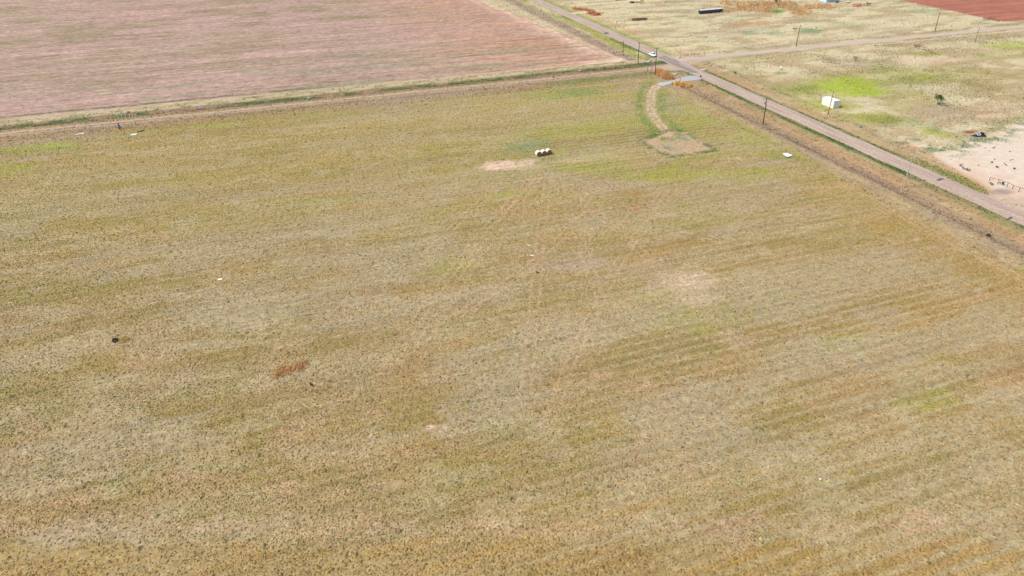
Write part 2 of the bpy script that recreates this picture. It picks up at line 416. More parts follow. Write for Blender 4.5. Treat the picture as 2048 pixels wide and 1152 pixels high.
    q = mix(q, 'ploughol', smooth(.50, .66, fbm(s / 50, r / 14, 42, 5)) * .55)
    q = mix(q, 'mauve', smooth(.5, .7, n5) * .5)
    q = mix(q, 'ploughor', np.clip(smooth(50, 130, s) * (.45 + .5 * smooth(.4, .6, n1)), 0, 1))
    hw = np.exp(-((s - (153.5 - (r - 300) * .08)) / 6.5) ** 2)
    q = mix(q, 'sandpink', hw * (.35 + .65 * smooth(.45, .6, fbm(s / 1.1, r / 40, 43))) * 1.0)
    q = mix(q, 'sandpink', band(rw, 283, 289, 1.2) * smooth(128, 146, s) * .9)
    q = mix(q, 'red', smooth(.52, .66, fbm(s / 16, r / 5, 44)) * smooth(90, 150, s) * .15)
    for i, (px, py, rx, ry) in enumerate(PLOUGH_PATCH):
        q = mix(q, 'ploughol', ell(x, y, px, py, rx, ry, .4, 60 + i) * .75)
    fur = fbm(s / 45, r / 1.5, 47, 3)
    q = q * (1 + .40 * (st2[..., None] - .5) + .40 * (fur[..., None] - .5) + .2 * (n3[..., None] - .5) + .5 * (grain[..., None] - .5))
    qg = smooth(.56, .68, fbm(s / 30, r / 5, 45)) * (1 - smooth(290, 375, r))
    q = mix(q, 'teal', qg * .3)
    lnr = rs - 286.5
    rowg = np.exp(-(lnr / .9) ** 2) * (1 - smooth(20, 40, s)) * smooth(.3, .5, fbm(s / 5, r, 46))
    q = mix(q, 'dgreen', rowg * .7)
    q = mix(q, 'straw', band(rs, 282, 284.5, .5) * .5)
    qd = .05 + .35 * qg + 5 * rowg
    qt = np.tile(lin((150, 130, 96)), N + (1,))
    qt = mix(qt, lin((80, 112, 54)), np.clip(rowg + qg * .6, 0, 1))
    # ---- verge of the ploughed field
    u = np.tile(PAL['straw'], N + (1,))
    u = mix(u, 'verge', smooth(.4, .6, n2) * .6)
    su = s + 1.2 * (fbm(s / 3, r / 10, 50) - .5) * 2 - (r - 290) * .012
    u = mix(u, 'mauve', band(su, 155, 162.5, 1.5) * .8)
    u = mix(u, 'brown', band(su, 156, 162, 1.2) * smooth(.4, .55, n3) * .7)
    u = mix(u, 'ygreen', band(su, 163, 171.6, 1.) * smooth(.40, .6, fbm(s / 4, r / 22, 51)) * .75)
    u = mix(u, 'dgreen', band(su, 168.3, 171.8, .5) * smooth(.42, .58, fbm(s / 3, r / 14, 52)) * .75)
    ud = 2.0 + 4 * band(su, 155, 162, 1) * n3 + 5 * band(su, 168, 171, .6) * n3
    ut = np.tile(lin((168, 150, 92)), N + (1,))
    ut = mix(ut, lin((124, 112, 92)), band(su, 155, 162.5, 1))
    ut = mix(ut, lin((110, 140, 46)), band(su, 164, 172, 1.) * smooth(.45, .6, fbm(s / 3, r / 14, 52)))
    # ---- right of the road, near side
    g = np.tile(PAL['straw'], N + (1,))
    g = mix(g, 'tan', smooth(.42, .62, n2) * .6)
    g = mix(g, 'verge', smooth(.5, .66, n1) * .5)
    g = mix(g, 'olive', smooth(.54, .68, fbm(x / 14, y / 14, 60)) * .4)
    sg = s + .8 * (fbm(s / 2, r / 9, 61) - .5) * 2
    gd = .12 + .9 * smooth(.4, .62, fbm(x / 16, y / 16, 62)) * smooth(190, 200, s)
    gt = np.tile(lin((128, 120, 72)), N + (1,))
    gt = mix(gt, lin((84, 104, 52)), smooth(.45, .6, n4))
    for i, (px, py, rx, ry, c, stg, dm) in enumerate(RIGHT_PATCH):
        m = ell(x, y, px, py, rx, ry, .5, 80 + i)
        g = mix(g, c, m * stg * (.6 + .7 * n3))
        gd = gd * (1 + (dm - 1) * m)
        if c in ('lime', 'ygreen', 'green', 'teal'):
            gt = mix(gt, {'ygreen': lin((140, 160, 44)), 'green': lin((96, 136, 56)), 'lime': lin((160, 186, 50)), 'teal': lin((96, 128, 88))}[c], m * stg * smooth(.35, .55, n4))
    g = mix(g, 'verge', band(sg, 178, 187, 1.5) * .7)
    g = mix(g, 'orange', band(sg, 181, 184.5, .8) * smooth(.4, .6, fbm(s / 2, r / 24, 63)) * .4)
    g = mix(g, 'brown', band(sg, 185.5, 190, 1) * smooth(.45, .6, fbm(s / 1.2, r / 10, 64)) * .5)
    g = mix(g, 'dgreen', band(sg, 178, 180.4, .5) * (.3 + .5 * smooth(.4, .6, fbm(s / 2, r / 8, 65))))
    g = mix(g, 'green', band(sg, 180, 183.5, 1.2) * (1 - smooth(138, 160, r)) * .75)
    gd = gd + 6 * band(sg, 178.4, 180.6, .4) * smooth(.3, .5, n3) + 4 * band(sg, 180, 184, 1) * (1 - smooth(138, 160, r)) + 2.5 * band(sg, 185, 190, 1) * smooth(.45, .6, n3)
    gt = mix(gt, lin((96, 134, 50)), np.clip(band(sg, 178, 181, .5) + band(sg, 180, 184, 1) * (1 - smooth(138, 160, r)), 0, 1))
    lot = poly_mask(x + 3 * (n2 - .5), y + 5 * (n3 - .5), SANDLOT, 1.6)
    sand = np.tile(PAL['sand'], N + (1,))
    sand = mix(sand, 'sandpink', (smooth(.45, .65, n2) * .7) * (1 - smooth(186, 205, s)) + .10 * n3)
    sand = mix(sand, 'straw', smooth(.6, .72, fbm(x / 9, y / 9, 66)) * .4)
    g = g * (1 - lot[..., None]) + sand * lot[..., None]
    lotd = seg_dist(x, y, SANDLOT[9:] + [SANDLOT[0]])
    fringe = np.exp(-(lotd / 3.6) ** 2) * smooth(.45, .6, fbm(x / 3, y / 3, 67))
    g = mix(g, 'teal', fringe * .75)
    gd = gd * (1 - .985 * lot) + 5 * fringe
    gt = mix(gt, lin((74, 104, 78)), np.clip(fringe * 1.3, 0, 1))
    g = mix(g, 'orange', np.exp(-((seg_dist(x, y, SANDLOT[0:5]) / 1.8) ** 2)) * .45)
    g = mix(g, 'earth', ell(x, y, 1939, 262, 17, 3.4, .3, 150) * .95)
    g = mix(g, 'mud', ell(x, y, 2006, 384, 28, 8, .4, 151) * .9)
    # ---- right of the road, beyond the side road
    h = np.tile(PAL['straw'], N + (1,))
    h = mix(h, 'strawlt', smooth(.5, .66, fbm(s / 30, r / 6, 70)) * .7)
    h = mix(h, 'tan', smooth(.48, .64, fbm(s / 12, r / 5, 71)) * .6)
    h = mix(h, 'mauve', smooth(.55, .7, fbm(s / 16, r / 8, 72)) * .45)
    h = mix(h, 'teal', smooth(.62, .74, fbm(s / 18, r / 6, 73)) * .35)
    hd = .10 + .22 * n3
    ht = np.tile(lin((150, 136, 96)), N + (1,))
    for i, (px, py, rx, ry, c, stg, dm) in enumerate(RIGHT_PATCH):
        if py > 90:
            continue
        m = ell(x, y, px, py, rx, ry, .5, 80 + i)
        h = mix(h, c, m * stg * (.6 + .7 * n3))
        hd = hd * (1 + (dm - 1) * m)
        if c == 'teal':
            ht = mix(ht, lin((104, 130, 88)), m * stg)
        elif c == 'orange':
            ht = mix(ht, lin((176, 120, 70)), m * stg)
    gm = ell(x, y, *GRASS_BRIGHT, .15, 160)
    h = mix(h, lin((96, 168, 50)), gm)
    ht = mix(ht, lin((80, 150, 40)), gm)
    sh = s + 1.0 * (fbm(s / 3, r / 10, 74) - .5) * 2
    h = mix(h, 'green', band(sh, 178, 181.5, .7) * .6)
    h = mix(h, 'ygreen', band(sh, 180, 184, 1) * .4)
    h = mix(h, 'orange', band(sh, 184.5, 188.5, 1) * .4 * smooth(.3, .55, fbm(s / 3, r / 20, 75)))
    lane2 = np.abs(r - (412 + (s - 230) * .01) + 1.5 * (n1 - .5))
    h = mix(h, 'strawlt', (1 - smooth(1.5, 4, lane2)) * .9 * (s > 186))
    h = mix(h, 'brown', np.exp(-((rs - 282.6) / .8) ** 2) * smooth(.4, .55, fbm(s / 8, r, 76)) * .7)
    hd = hd + 2.5 * np.exp(-((rs - 282.6) / .8) ** 2)
    ht = mix(ht, lin((126, 104, 76)), np.exp(-((rs - 282.6) / .8) ** 2))
    g = mix(g, 'strawlt', np.exp(-((rs - 269.3) / .7) ** 2) * smooth(240, 290, s) * .9)
    g = mix(g, 'green', np.exp(-((rs - 270.3) / 1.) ** 2) * (1 - smooth(230, 270, s)) * .5)
    g = mix(g, 'mauve', band(rs, 262, 268.5, 1) * smooth(270, 300, s) * .5)
    # ---- red field
    k = np.tile(PAL['red'], N + (1,))
    k = mix(k, 'redlt', smooth(.45, .68, fbm(s / 50, r / 4, 77)) * .8)
    k = k * (1 + .3 * (fbm(s / 30, r / 1.0, 78, 3)[..., None] - .5))
    # ---- put the strips together
    edge_p = 157.5 - (r - 286) * .09
    col[:] = pasture
    tcol[:] = ptc
    den = pd.copy()

    def lay(c2, d2, t2, m):
        nonlocal den
        m = np.clip(m, 0, 1)
        col[:] = col * (1 - m[..., None]) + c2 * m[..., None]
        tcol[:] = tcol * (1 - m[..., None]) + t2 * m[..., None]
        den = den * (1 - m) + d2 * m
    lay(v, vd, vt, smooth(149.2, 151.2, sw))
    lay(t, td, tt, smooth(252.8, 254.8, rw) * (1 - smooth(163, 172, s)) + smooth(259, 261, rw) * smooth(163, 172, s))
    lay(q, qd, qt, smooth(282, 283, rw))
    lay(u, ud, ut, smooth(282, 283, rw) * smooth(-1, 1, sw - edge_p))
    lay(g, gd, gt, smooth(174.5, 175.5, s))
    lay(h, hd, ht, smooth(174.5, 175.5, s) * smooth(275, 276, r))
    lay(k, np.zeros(N), ht, smooth(384.8, 386.5, sw) * smooth(287, 288.5, rw))
    den = den * (1 - .8 * ((s > 386) & (r > 287)))
    # bare ground at the crossing
    ap = (1 - smooth(1.5, 5.5, seg_dist(x, y, [xy_of(150, 267), xy_of(163, 266.5), xy_of(172, 266)]) + 1.5 * (n3 - .5) - np.clip(s - 163, 0, 9) * .25))
    dirt = np.tile(PAL['dirt'], N + (1,))
    lay(dirt, np.zeros(N), ptc, ap * smooth(156, 164, s) * .9)
    ap2 = poly_mask(x, y, [at(*z) for z in [(1945, 392), (1990, 385), (2060, 398), (2080, 440), (2048, 445)]], 2.0)
    lay(dirt * 1.08, np.zeros(N), ptc, ap2 * .9 * (s > 176))
    ap3 = 1 - smooth(1.0, 3.0, seg_dist(x, y, [at(1130, 28), at(1150, 26), at(1180, 24)]) + 1.0 * (n3 - .5))
    lay(np.tile(PAL['sand'], N + (1,)), np.zeros(N), ptc, ap3 * .9 * (s > 176))
    cor = poly_mask(x, y, [xy_of(*z) for z in [(177, 266), (185, 269.5), (196, 271.5), (196, 279), (186, 281), (177, 287)]], 1.2)
    lay(dirt, np.zeros(N), ptc, cor * .9)
    col *= (1 + .25 * (n4[..., None] - .5))
    return col, np.clip(den, 0, 14), tcol


def ground_z(x, y):
    x, y = np.asarray(x, float), np.asarray(y, float)
    s, r = sr_of(x, y)
    z = .10 * (fbm(x / 18, y / 18, 200, 3) - .5) + .05 * (fbm(x / 1.6, y / 1.6, 201, 2) - .5)
    on_side = ((s > 176) & (r > 271) & (r < 280)) * 1.0
    keep = smooth(1.0, 3.5, np.abs(s - 175) - 3.6) * (1 - on_side)
    z = z * keep
    z = z - .45 * np.exp(-((s - 160) / 2.2) ** 2) * smooth(262, 255, r) if False else z - .45 * np.exp(-((s - 160) / 2.2) ** 2) * (1 - smooth(246, 256, r))
    z = z - .40 * np.exp(-((r - 275) / 2.0) ** 2) * (1 - smooth(155, 163, s))
    z = z - .30 * np.exp(-((s - 185.5) / 1.8) ** 2) * (1 - smooth(255, 264, r)) * smooth(140, 150, r)
    hx, hy = at(1939, 262)
    z = z - .5 * np.exp(-(((x - hx) / 2.2) ** 2 + ((y - hy) / 2.6) ** 2))
    return z


def gz(x, y):
    return float(ground_z(np.array([x]), np.array([y]))[0])


# ------------------------------------------------------------------ materials
def new_mat(name):
    m = bpy.data.materials.new(name)
    m.use_nodes = True
    nt = m.node_tree
    b = nt.nodes.get('Principled BSDF')
    b.inputs['Specular IOR Level'].default_value = .2
    return m, nt, b


def paint(name, c, rough=.6, metal=0.0, var=.15, scale=3.0, spec=.3):
    """plain procedural paint or stuff with broad and fine wear"""
    m, nt, b = new_mat(name)
    tc = nt.nodes.new('ShaderNodeTexCoord')
    n = nt.nodes.new('ShaderNodeTexNoise')
    n.inputs['Scale'].default_value = scale
    n.inputs['Detail'].default_value = 6
    r = nt.nodes.new('ShaderNodeValToRGB')
    r.color_ramp.elements[0].position = .3
    r.color_ramp.elements[1].position = .7
    r.color_ramp.elements[0].color = tuple(max(0, v * (1 - var)) for v in c) + (1,)
    r.color_ramp.elements[1].color = tuple(min(1, v * (1 + var)) for v in c) + (1,)
    nt.links.new(tc.outputs['Object'], n.inputs['Vector'])
    nt.links.new(n.outputs['Fac'], r.inputs['Fac'])
    nt.links.new(r.outputs['Color'], b.inputs['Base Color'])
    b.inputs['Roughness'].default_value = rough
    b.inputs['Metallic'].default_value = metal
    b.inputs['Specular IOR Level'].default_value = spec
    return m


def ground_mat(name, speck, amount, bump, streak=0.0):
    """land-cover colour from the mesh, broken up by fine grain and relief"""
    m, nt, b = new_mat(name)
    N, L = nt.nodes, nt.links
    att = N.new('ShaderNodeAttribute')
    att.attribute_name = 'cover'
    geo = N.new('ShaderNodeNewGeometry')
    rot = N.new('ShaderNodeMapping')
    rot.vector_type = 'POINT'
    rot.inputs['Rotation'].default_value = (0, 0, -PHI)
    L.new(geo.outputs['Position'], rot.inputs['Vector'])
    n1 = N.new('ShaderNodeTexNoise')
    n1.inputs['Scale'].default_value = speck
    n1.inputs['Detail'].default_value = 5
    n1.inputs['Roughness'].default_value = .65
    mp = N.new('ShaderNodeMapping')
    mp.inputs['Scale'].default_value = (1 - streak, 1, 1)
    L.new(rot.outputs[0], mp.inputs[0])
    L.new(mp.outputs[0], n1.inputs['Vector'])
    mr = N.new('ShaderNodeMapRange')
    mr.inputs['From Min'].default_value = .3
    mr.inputs['From Max'].default_value = .7
    mr.inputs['To Min'].default_value = 1 - amount
    mr.inputs['To Max'].default_value = 1 + amount
    L.new(n1.outputs['Fac'], mr.inputs['Value'])
    n2 = N.new('ShaderNodeTexNoise')
    n2.inputs['Scale'].default_value = speck * .33
    n2.inputs['Detail'].default_value = 3
    L.new(mp.outputs[0], n2.inputs['Vector'])
    mr2 = N.new('ShaderNodeMapRange')
    mr2.inputs['From Min'].default_value = .3
    mr2.inputs['From Max'].default_value = .7
    mr2.inputs['To Min'].default_value = 1 - amount * .5
    mr2.inputs['To Max'].default_value = 1 + amount * .5
    L.new(n2.outputs['Fac'], mr2.inputs['Value'])
    mm = N.new('ShaderNodeMath')
    mm.operation = 'MULTIPLY'
    L.new(mr.outputs[0], mm.inputs[0])
    L.new(mr2.outputs[0], mm.inputs[1])
    mul = N.new('ShaderNodeVectorMath')
    mul.operation = 'SCALE'
    L.new(att.outputs['Color'], mul.inputs[0])
    L.new(mm.outputs[0], mul.inputs['Scale'])
    L.new(mul.outputs[0], b.inputs['Base Color'])
    b.inputs['Roughness'].default_value = .95
    b.inputs['Specular IOR Level'].default_value = .1
    bp = N.new('ShaderNodeBump')
    bp.inputs['Strength'].default_value = .8
    bp.inputs['Distance'].default_value = bump
    L.new(n1.outputs['Fac'], bp.inputs['Height'])
    L.new(bp.outputs[0], b.inputs['Normal'])
    return m


def leaf_mat(name, through=.2):
    m, nt, b = new_mat(name)
    att = nt.nodes.new('ShaderNodeAttribute')
    att.attribute_name = 'cover'
    nt.links.new(att.outputs['Color'], b.inputs['Base Color'])
    b.inputs['Roughness'].default_value = .8
    b.inputs['Specular IOR Level'].default_value = .15
    tr = nt.nodes.new('ShaderNodeBsdfTranslucent')
    nt.links.new(att.outputs['Color'], tr.inputs['Color'])
    ms = nt.nodes.new('ShaderNodeMixShader')
    ms.inputs[0].default_value = through
    nt.links.new(b.outputs[0], ms.inputs[1])
    nt.links.new(tr.outputs[0], ms.inputs[2])
    nt.links.new(ms.outputs[0], nt.nodes['Material Output'].inputs['Surface'])
    return m


M_leaf = leaf_mat('grass_blades')
M_tuft = leaf_mat('dense_tussock', .0)
M_past = ground_mat('pasture_soil', 3.0, .38, .12)
M_plo = ground_mat('ploughed_soil', 1.2, .34, .16, .7)
M_verge = ground_mat('verge_soil', 2.2, .30, .10)
M_sand = ground_mat('sandy_soil', 1.5, .06, .03)
M_red = ground_mat('red_soil', .9, .18, .12, .85)


# ------------------------------------------------------------------ object helpers
def link(o, parent=None):
    scene.collection.objects.link(o)
    if parent:
        o.parent = parent
    return o


def tag(o, label=None, cat=None, group=None, kind=None):
    if label:
        o['label'] = label
    if cat:
        o['category'] = cat
    if group:
        o['group'] = group
    if kind:
        o['kind'] = kind
    return o


def empty(name, x, y, rz=0.0, z=None):
    o = bpy.data.objects.new(name, None)
    o.location = (x, y, gz(x, y) if z is None else z)
    o.rotation_euler = (0, 0, rz)
    return link(o)


def np_mesh(name, verts, faces, mat, colors=None, smooth_shade=False):
    """faces: (n,3) or (n,4) array"""
    me = bpy.data.meshes.new(name)
    nv, (nf, k) = len(verts), faces.shape
    me.vertices.add(nv)
    me.vertices.foreach_set('co', np.ascontiguousarray(verts, np.float32).ravel())
    me.loops.add(nf * k)
    me.loops.foreach_set('vertex_index', np.ascontiguousarray(faces, np.int32).ravel())
    me.polygons.add(nf)
    me.polygons.foreach_set('loop_start', np.arange(0, nf * k, k, dtype=np.int32))
    me.polygons.foreach_set('use_smooth', np.full(nf, smooth_shade))
    me.update(calc_edges=True)
    if colors is not None:
        a = me.attributes.new('cover', 'FLOAT_COLOR', 'POINT')
        c4 = np.ones((nv, 4), np.float32)
        c4[:, :3] = colors
        a.data.foreach_set('color', c4.ravel())
    me.materials.append(mat)
    return me


class MB:
    """collects boxes, bars, tubes and lathes into one mesh"""
    def __init__(self):
        self.v, self.f, self.sm = [], [], []

    def add(self, vs, fs, sm=False):
        o = len(self.v)
        self.v += [tuple(p) for p in vs]
        self.f += [tuple(i + o for i in f) for f in fs]
        self.sm += [sm] * len(fs)
        return self

    def box(self, c, d, rot=None):
        hx, hy, hz = d[0] / 2, d[1] / 2, d[2] / 2
        vs = [Vector((x, y, z)) for z in (-hz, hz) for x, y in ((-hx, -hy), (hx, -hy), (hx, hy), (-hx, hy))]
        if rot is not None:
            vs = [rot @ p for p in vs]
        vs = [p + Vector(c) for p in vs]
        return self.add(vs, [(3, 2, 1, 0), (4, 5, 6, 7), (0, 1, 5, 4), (1, 2, 6, 5), (2, 3, 7, 6), (3, 0, 4, 7)])

    def bar(self, p0, p1, w, h=None):
        h = h or w
        p0, p1 = Vector(p0), Vector(p1)
        d = p1 - p0
        q = d.to_track_quat('X', 'Z').to_matrix()
        return self.box((p0 + p1) / 2, (d.length, w, h), q)

    def tube(self, p0, p1, r0, r1=None, n=10, cap=True, sm=True):
        r1 = r0 if r1 is None else r1
        p0, p1 = Vector(p0), Vector(p1)
        q = (p1 - p0).to_track_quat('Z', 'Y').to_matrix()
        vs = []
        for p, r in ((p0, r0), (p1, r1)):
            for i in range(n):
                a = 2 * math.pi * i / n
                vs.append(p + q @ Vector((r * math.cos(a), r * math.sin(a), 0)))
        fs = [(i, (i + 1) % n, n + (i + 1) % n, n + i) for i in range(n)]
        self.add(vs, fs, sm)
        if cap:
            self.add(vs[:n], [tuple(range(n - 1, -1, -1))])
            self.add(vs[n:], [tuple(range(n))])
        return self

    def lathe(self, prof, n=16, axis='Z', off=(0, 0, 0), sm=True):
        """prof: list of (radius, along)"""
        vs, fs = [], []
        for r, t in prof:
            for i in range(n):
                a = 2 * math.pi * i / n
                c, s_ = r * math.cos(a), r * math.sin(a)
                p = {'Z': (c, s_, t), 'X': (t, c, s_), 'Y': (s_, t, c)}[axis]
                vs.append((p[0] + off[0], p[1] + off[1], p[2] + off[2]))
        for j in range(len(prof) - 1):
            for i in range(n):
                fs.append((j * n + i, j * n + (i + 1) % n, (j + 1) * n + (i + 1) % n, (j + 1) * n + i))
        return self.add(vs, fs, sm)

    def torus(self, c, R, r, n=20, k=8, rot=None):
        vs, fs = [], []
        for i in range(n):
            a = 2 * math.pi * i / n
            for j in range(k):
                b = 2 * math.pi * j / k
                p = Vector(((R + r * math.cos(b)) * math.cos(a), (R + r * math.cos(b)) * math.sin(a), r * math.sin(b)))
                if rot is not None:
                    p = rot @ p
                vs.append(p + Vector(c))
        for i in range(n):
            for j in range(k):
                fs.append((i * k + j, ((i + 1) % n) * k + j, ((i + 1) % n) * k + (j + 1) % k, i * k + (j + 1) % k))
        return self.add(vs, fs, True)

    def build(self, name, mat, parent=None, loc=None):
        me = bpy.data.meshes.new(name)
        me.from_pydata(self.v, [], self.f)
        me.polygons.foreach_set('use_smooth', self.sm)
        me.materials.append(mat)
        me.update()
        o = bpy.data.objects.new(name, me)
        if loc is not None:
            o.location = loc
        return link(o, parent)


def copy_tree(o, parent=None):
    c = o.copy()
    scene.collection.objects.link(c)
    c.parent = parent
    for ch in list(o.children):
        copy_tree(ch, c)
    return c


# ------------------------------------------------------------------ the ground: one grid cut into its fields
ys = [44.0]
while ys[-1] < 500:
    ys.append(ys[-1] + max(.5, .0036 * ys[-1]))
ys = np.array([-3000, -800, -200, 0, 20, 34] + ys + [520, 560, 640, 800, 1200, 2500, 6000])
us = np.linspace(-1.16, 1.16, 560)
us = np.concatenate([[-40, -8, -3, -1.6, -1.3], us, [1.3, 1.6, 3, 8, 40]])
hw = 36 + np.clip(ys, 40, 500) * .61
gx = us[None, :] * hw[:, None]
gy = np.repeat(ys[:, None], len(us), 1)
gcol, _, _ = cover(gx, gy)
gzz = ground_z(gx, gy)
nr, nc = gx.shape
P = np.stack([gx, gy, gzz], -1).reshape(-1, 3)
CC = gcol.reshape(-1, 3)
idx = np.arange(nr * nc).reshape(nr, nc)
Q = np.stack([idx[:-1, :-1], idx[:-1, 1:], idx[1:, 1:], idx[1:, :-1]], -1).reshape(-1, 4)
mx = (gx[:-1, :-1] + gx[1:, 1:]) / 2
my = (gy[:-1, :-1] + gy[1:, 1:]) / 2
REG = regions(mx, my).ravel()
for k, (nm, mat, lab, cat) in enumerate([
        ('ground', M_verge, 'open ground and grassy verges along the roads and the track', 'ground'),
        ('pasture', M_past, 'wide dry pasture of ochre and olive bunch grass', 'field'),
        ('ploughed_field', M_plo, 'pinkish ploughed field beyond the weedy dirt track', 'field'),
        ('red_soil_field', M_red, 'bare red soil field in the far corner', 'field'),
        ('straw_pasture', M_verge, 'pale straw pasture with green patches across the paved road', 'field'),
        ('sand_lot', M_sand, 'pale sandy lot beside the paved road', 'ground')]):
    sel = Q[REG == k]
    if not len(sel):
        continue
    uniq, inv = np.unique(sel.ravel(), return_inverse=True)
    me = np_mesh(nm, P[uniq], inv.reshape(-1, 4), mat, CC[uniq], True)
    tag(link(bpy.data.objects.new(nm, me)), lab, cat, kind='structure')

# ------------------------------------------------------------------ roads
def surf_mat(name, c0, c1, scale, bump=.02, spots=None):
    """aggregate surface: two tones of stone in a broad and a fine noise, laid along the road"""
    m, nt, b = new_mat(name)
    N, L = nt.nodes, nt.links
    geo = N.new('ShaderNodeNewGeometry')
    rot = N.new('ShaderNodeMapping')
    rot.inputs['Rotation'].default_value = (0, 0, -PHI)
    L.new(geo.outputs['Position'], rot.inputs['Vector'])
    st = N.new('ShaderNodeMapping')
    st.inputs['Scale'].default_value = (.9, .06, 1) if spots != 'side' else (.05, .9, 1)
    L.new(rot.outputs[0], st.inputs[0])
    na = N.new('ShaderNodeTexNoise')
    na.inputs['Scale'].default_value = 1.1
    na.inputs['Detail'].default_value = 5
    L.new(st.outputs[0], na.inputs['Vector'])
    nb = N.new('ShaderNodeTexNoise')
    nb.inputs['Scale'].default_value = scale
    nb.inputs['Detail'].default_value = 6
    L.new(rot.outputs[0], nb.inputs['Vector'])
    add = N.new('ShaderNodeMath')
    add.operation = 'ADD'
    L.new(na.outputs['Fac'], add.inputs[0])
    L.new(nb.outputs['Fac'], add.inputs[1])
    r = N.new('ShaderNodeMapRange')
    r.inputs['From Min'].default_value = .75
    r.inputs['From Max'].default_value = 1.25
    L.new(add.outputs[0], r.inputs['Value'])
    mxn = N.new('ShaderNodeMix')
    mxn.data_type = 'RGBA'
    mxn.inputs['A'].default_value = tuple(c0) + (1,)
    mxn.inputs['B'].default_value = tuple(c1) + (1,)
    L.new(r.outputs[0], mxn.inputs['Factor'])
    L.new(mxn.outputs['Result'], b.inputs['Base Color'])
    b.inputs['Roughness'].default_value = .9
    bp = N.new('ShaderNodeBump')
    bp.inputs['Strength'].default_value = .4
    bp.inputs['Distance'].default_value = bump
    L.new(nb.outputs['Fac'], bp.inputs['Height'])
    L.new(bp.outputs[0], b.inputs['Normal'])
    return m


M_road = surf_mat('chip_seal', lin((182, 160, 142)), lin((226, 203, 182)), 1.6)
M_patch = surf_mat('fresh_asphalt', lin((150, 138, 132)), lin((184, 168, 158)), 1.2)
M_tar = paint('tar', lin((104, 100, 108)), .7, 0, .2, 2)
M_line = paint('worn_line_paint', lin((232, 206, 172)), .8, 0, .18, .8)
M_dirt = surf_mat('packed_dirt', lin((206, 184, 164)), lin((230, 210, 190)), 1.2, .03, 'side')
M_gravel = surf_mat('grey_gravel', lin((178, 178, 178)), lin((222, 220, 214)), 1.4, .03, 'side')
M_conc = paint('concrete', lin((226, 222, 210)), .85, 0, .12, 2.5)


def strip(name, along0, along1, a0, a1, mat, zc, ze, axis, step=2.0, wob=.25, seed=300, lanes=6, parent=None, w2=None):
    """a road ribbon between two lines of the grid, with a crowned top, ragged edges and a skirt into the ground"""
    n = max(2, int(abs(along1 - along0) / step))
    t = np.linspace(along0, along1, n)
    rows = []
    for j in range(lanes + 1):
        f = j / lanes
        k = a0 + (a1 - a0) * f
        k = k + (wob * 2 * (fbm(t / 5, t * 0 + j * 0 + (0 if f < .5 else 40), seed, 3) - .5) if j in (0, lanes) else 0)
        z = ze + (zc - ze) * (1 - (2 * f - 1) ** 2)
        s_, r_ = (k, t) if axis == 'r' else (t, k)
        x, y = xy_of(s_, r_)
        rows.append(np.stack([x + 0 * t, y + 0 * t, np.full(n, z)], -1))
    lo, hi = rows[0].copy(), rows[-1].copy()
    lo[:, 2] -= .25
    hi[:, 2] -= .25
    V = np.stack([lo] + rows + [hi], 1)
    m = V.shape[1]
    ii = np.arange(n * m).reshape(n, m)
    fq = np.stack([ii[:-1, :-1], ii[:-1, 1:], ii[1:, 1:], ii[1:, :-1]], -1).reshape(-1, 4)
    if axis == 'r':
        fq = fq if along1 > along0 else fq[:, ::-1]
    else:
        fq = fq[:, ::-1] if along1 > along0 else fq
    o = bpy.data.objects.new(name, np_mesh(name, V.reshape(-1, 3), fq, mat, None, False))
    return link(o, parent)


def crown(s):
    f = (s - S_ROAD[0]) / (S_ROAD[1] - S_ROAD[0])
    return .06 + .10 * (1 - (2 * f - 1) ** 2)


road = tag(strip('road', -60, 1500, S_ROAD[0], S_ROAD[1], M_road, .16, .06, 'r', 1.5, .22), 'straight pinkish chip seal road with a worn centre line', 'road', kind='structure')
side = tag(strip('dirt_road', 178.3, 1200, R_SIDE[0], R_SIDE[1], M_dirt, .09, .04, 's', 1.5, .45, 320), 'pale packed dirt road leaving the crossing', 'road', kind='structure')


def decal(name, pts, mat, parent, lift=.012):
    """thin patch on the road that follows its crown"""
    vs = []
    for s_, r_ in pts:
        x, y = xy_of(s_, r_)
        vs.append((x, y, crown(s_) + lift))
    vs += [(x, y, z - lift * .6) for x, y, z in vs]
    n = len(pts)
    mb = MB().add(vs, [tuple(range(n))] + [(i, i + n, (i + 1) % n + n, (i + 1) % n) for i in range(n)])
    return mb.build(name, mat, parent)


def quad_decals(name, s0, s1, r0, r1, mat, lift, step=2.0, jag=.12):
    """patch laid as narrow lanes so that it hugs the crown"""
    ns = max(2, int((s1 - s0) / .6) + 1)
    nr_ = max(2, int((r1 - r0) / step) + 1)
    S = np.linspace(s0, s1, ns)
    Rr = np.linspace(r0, r1, nr_)
    vs, fs = [], []
    for i, r_ in enumerate(Rr):
        for j, s_ in enumerate(S):
            k = s_ + (random.uniform(-jag, jag) if j in (0, ns - 1) else 0)
            q = r_ + (random.uniform(-jag, jag) * 3 if i in (0, nr_ - 1) else 0)
            x, y = xy_of(k, q)
            vs.append((x, y, crown(k) + lift))
    for i in range(nr_ - 1):
        for j in range(ns - 1):
            a = i * ns + j
            fs.append((a, a + 1, a + ns + 1, a + ns))
    return MB().add(vs, fs).build(name, mat, road)


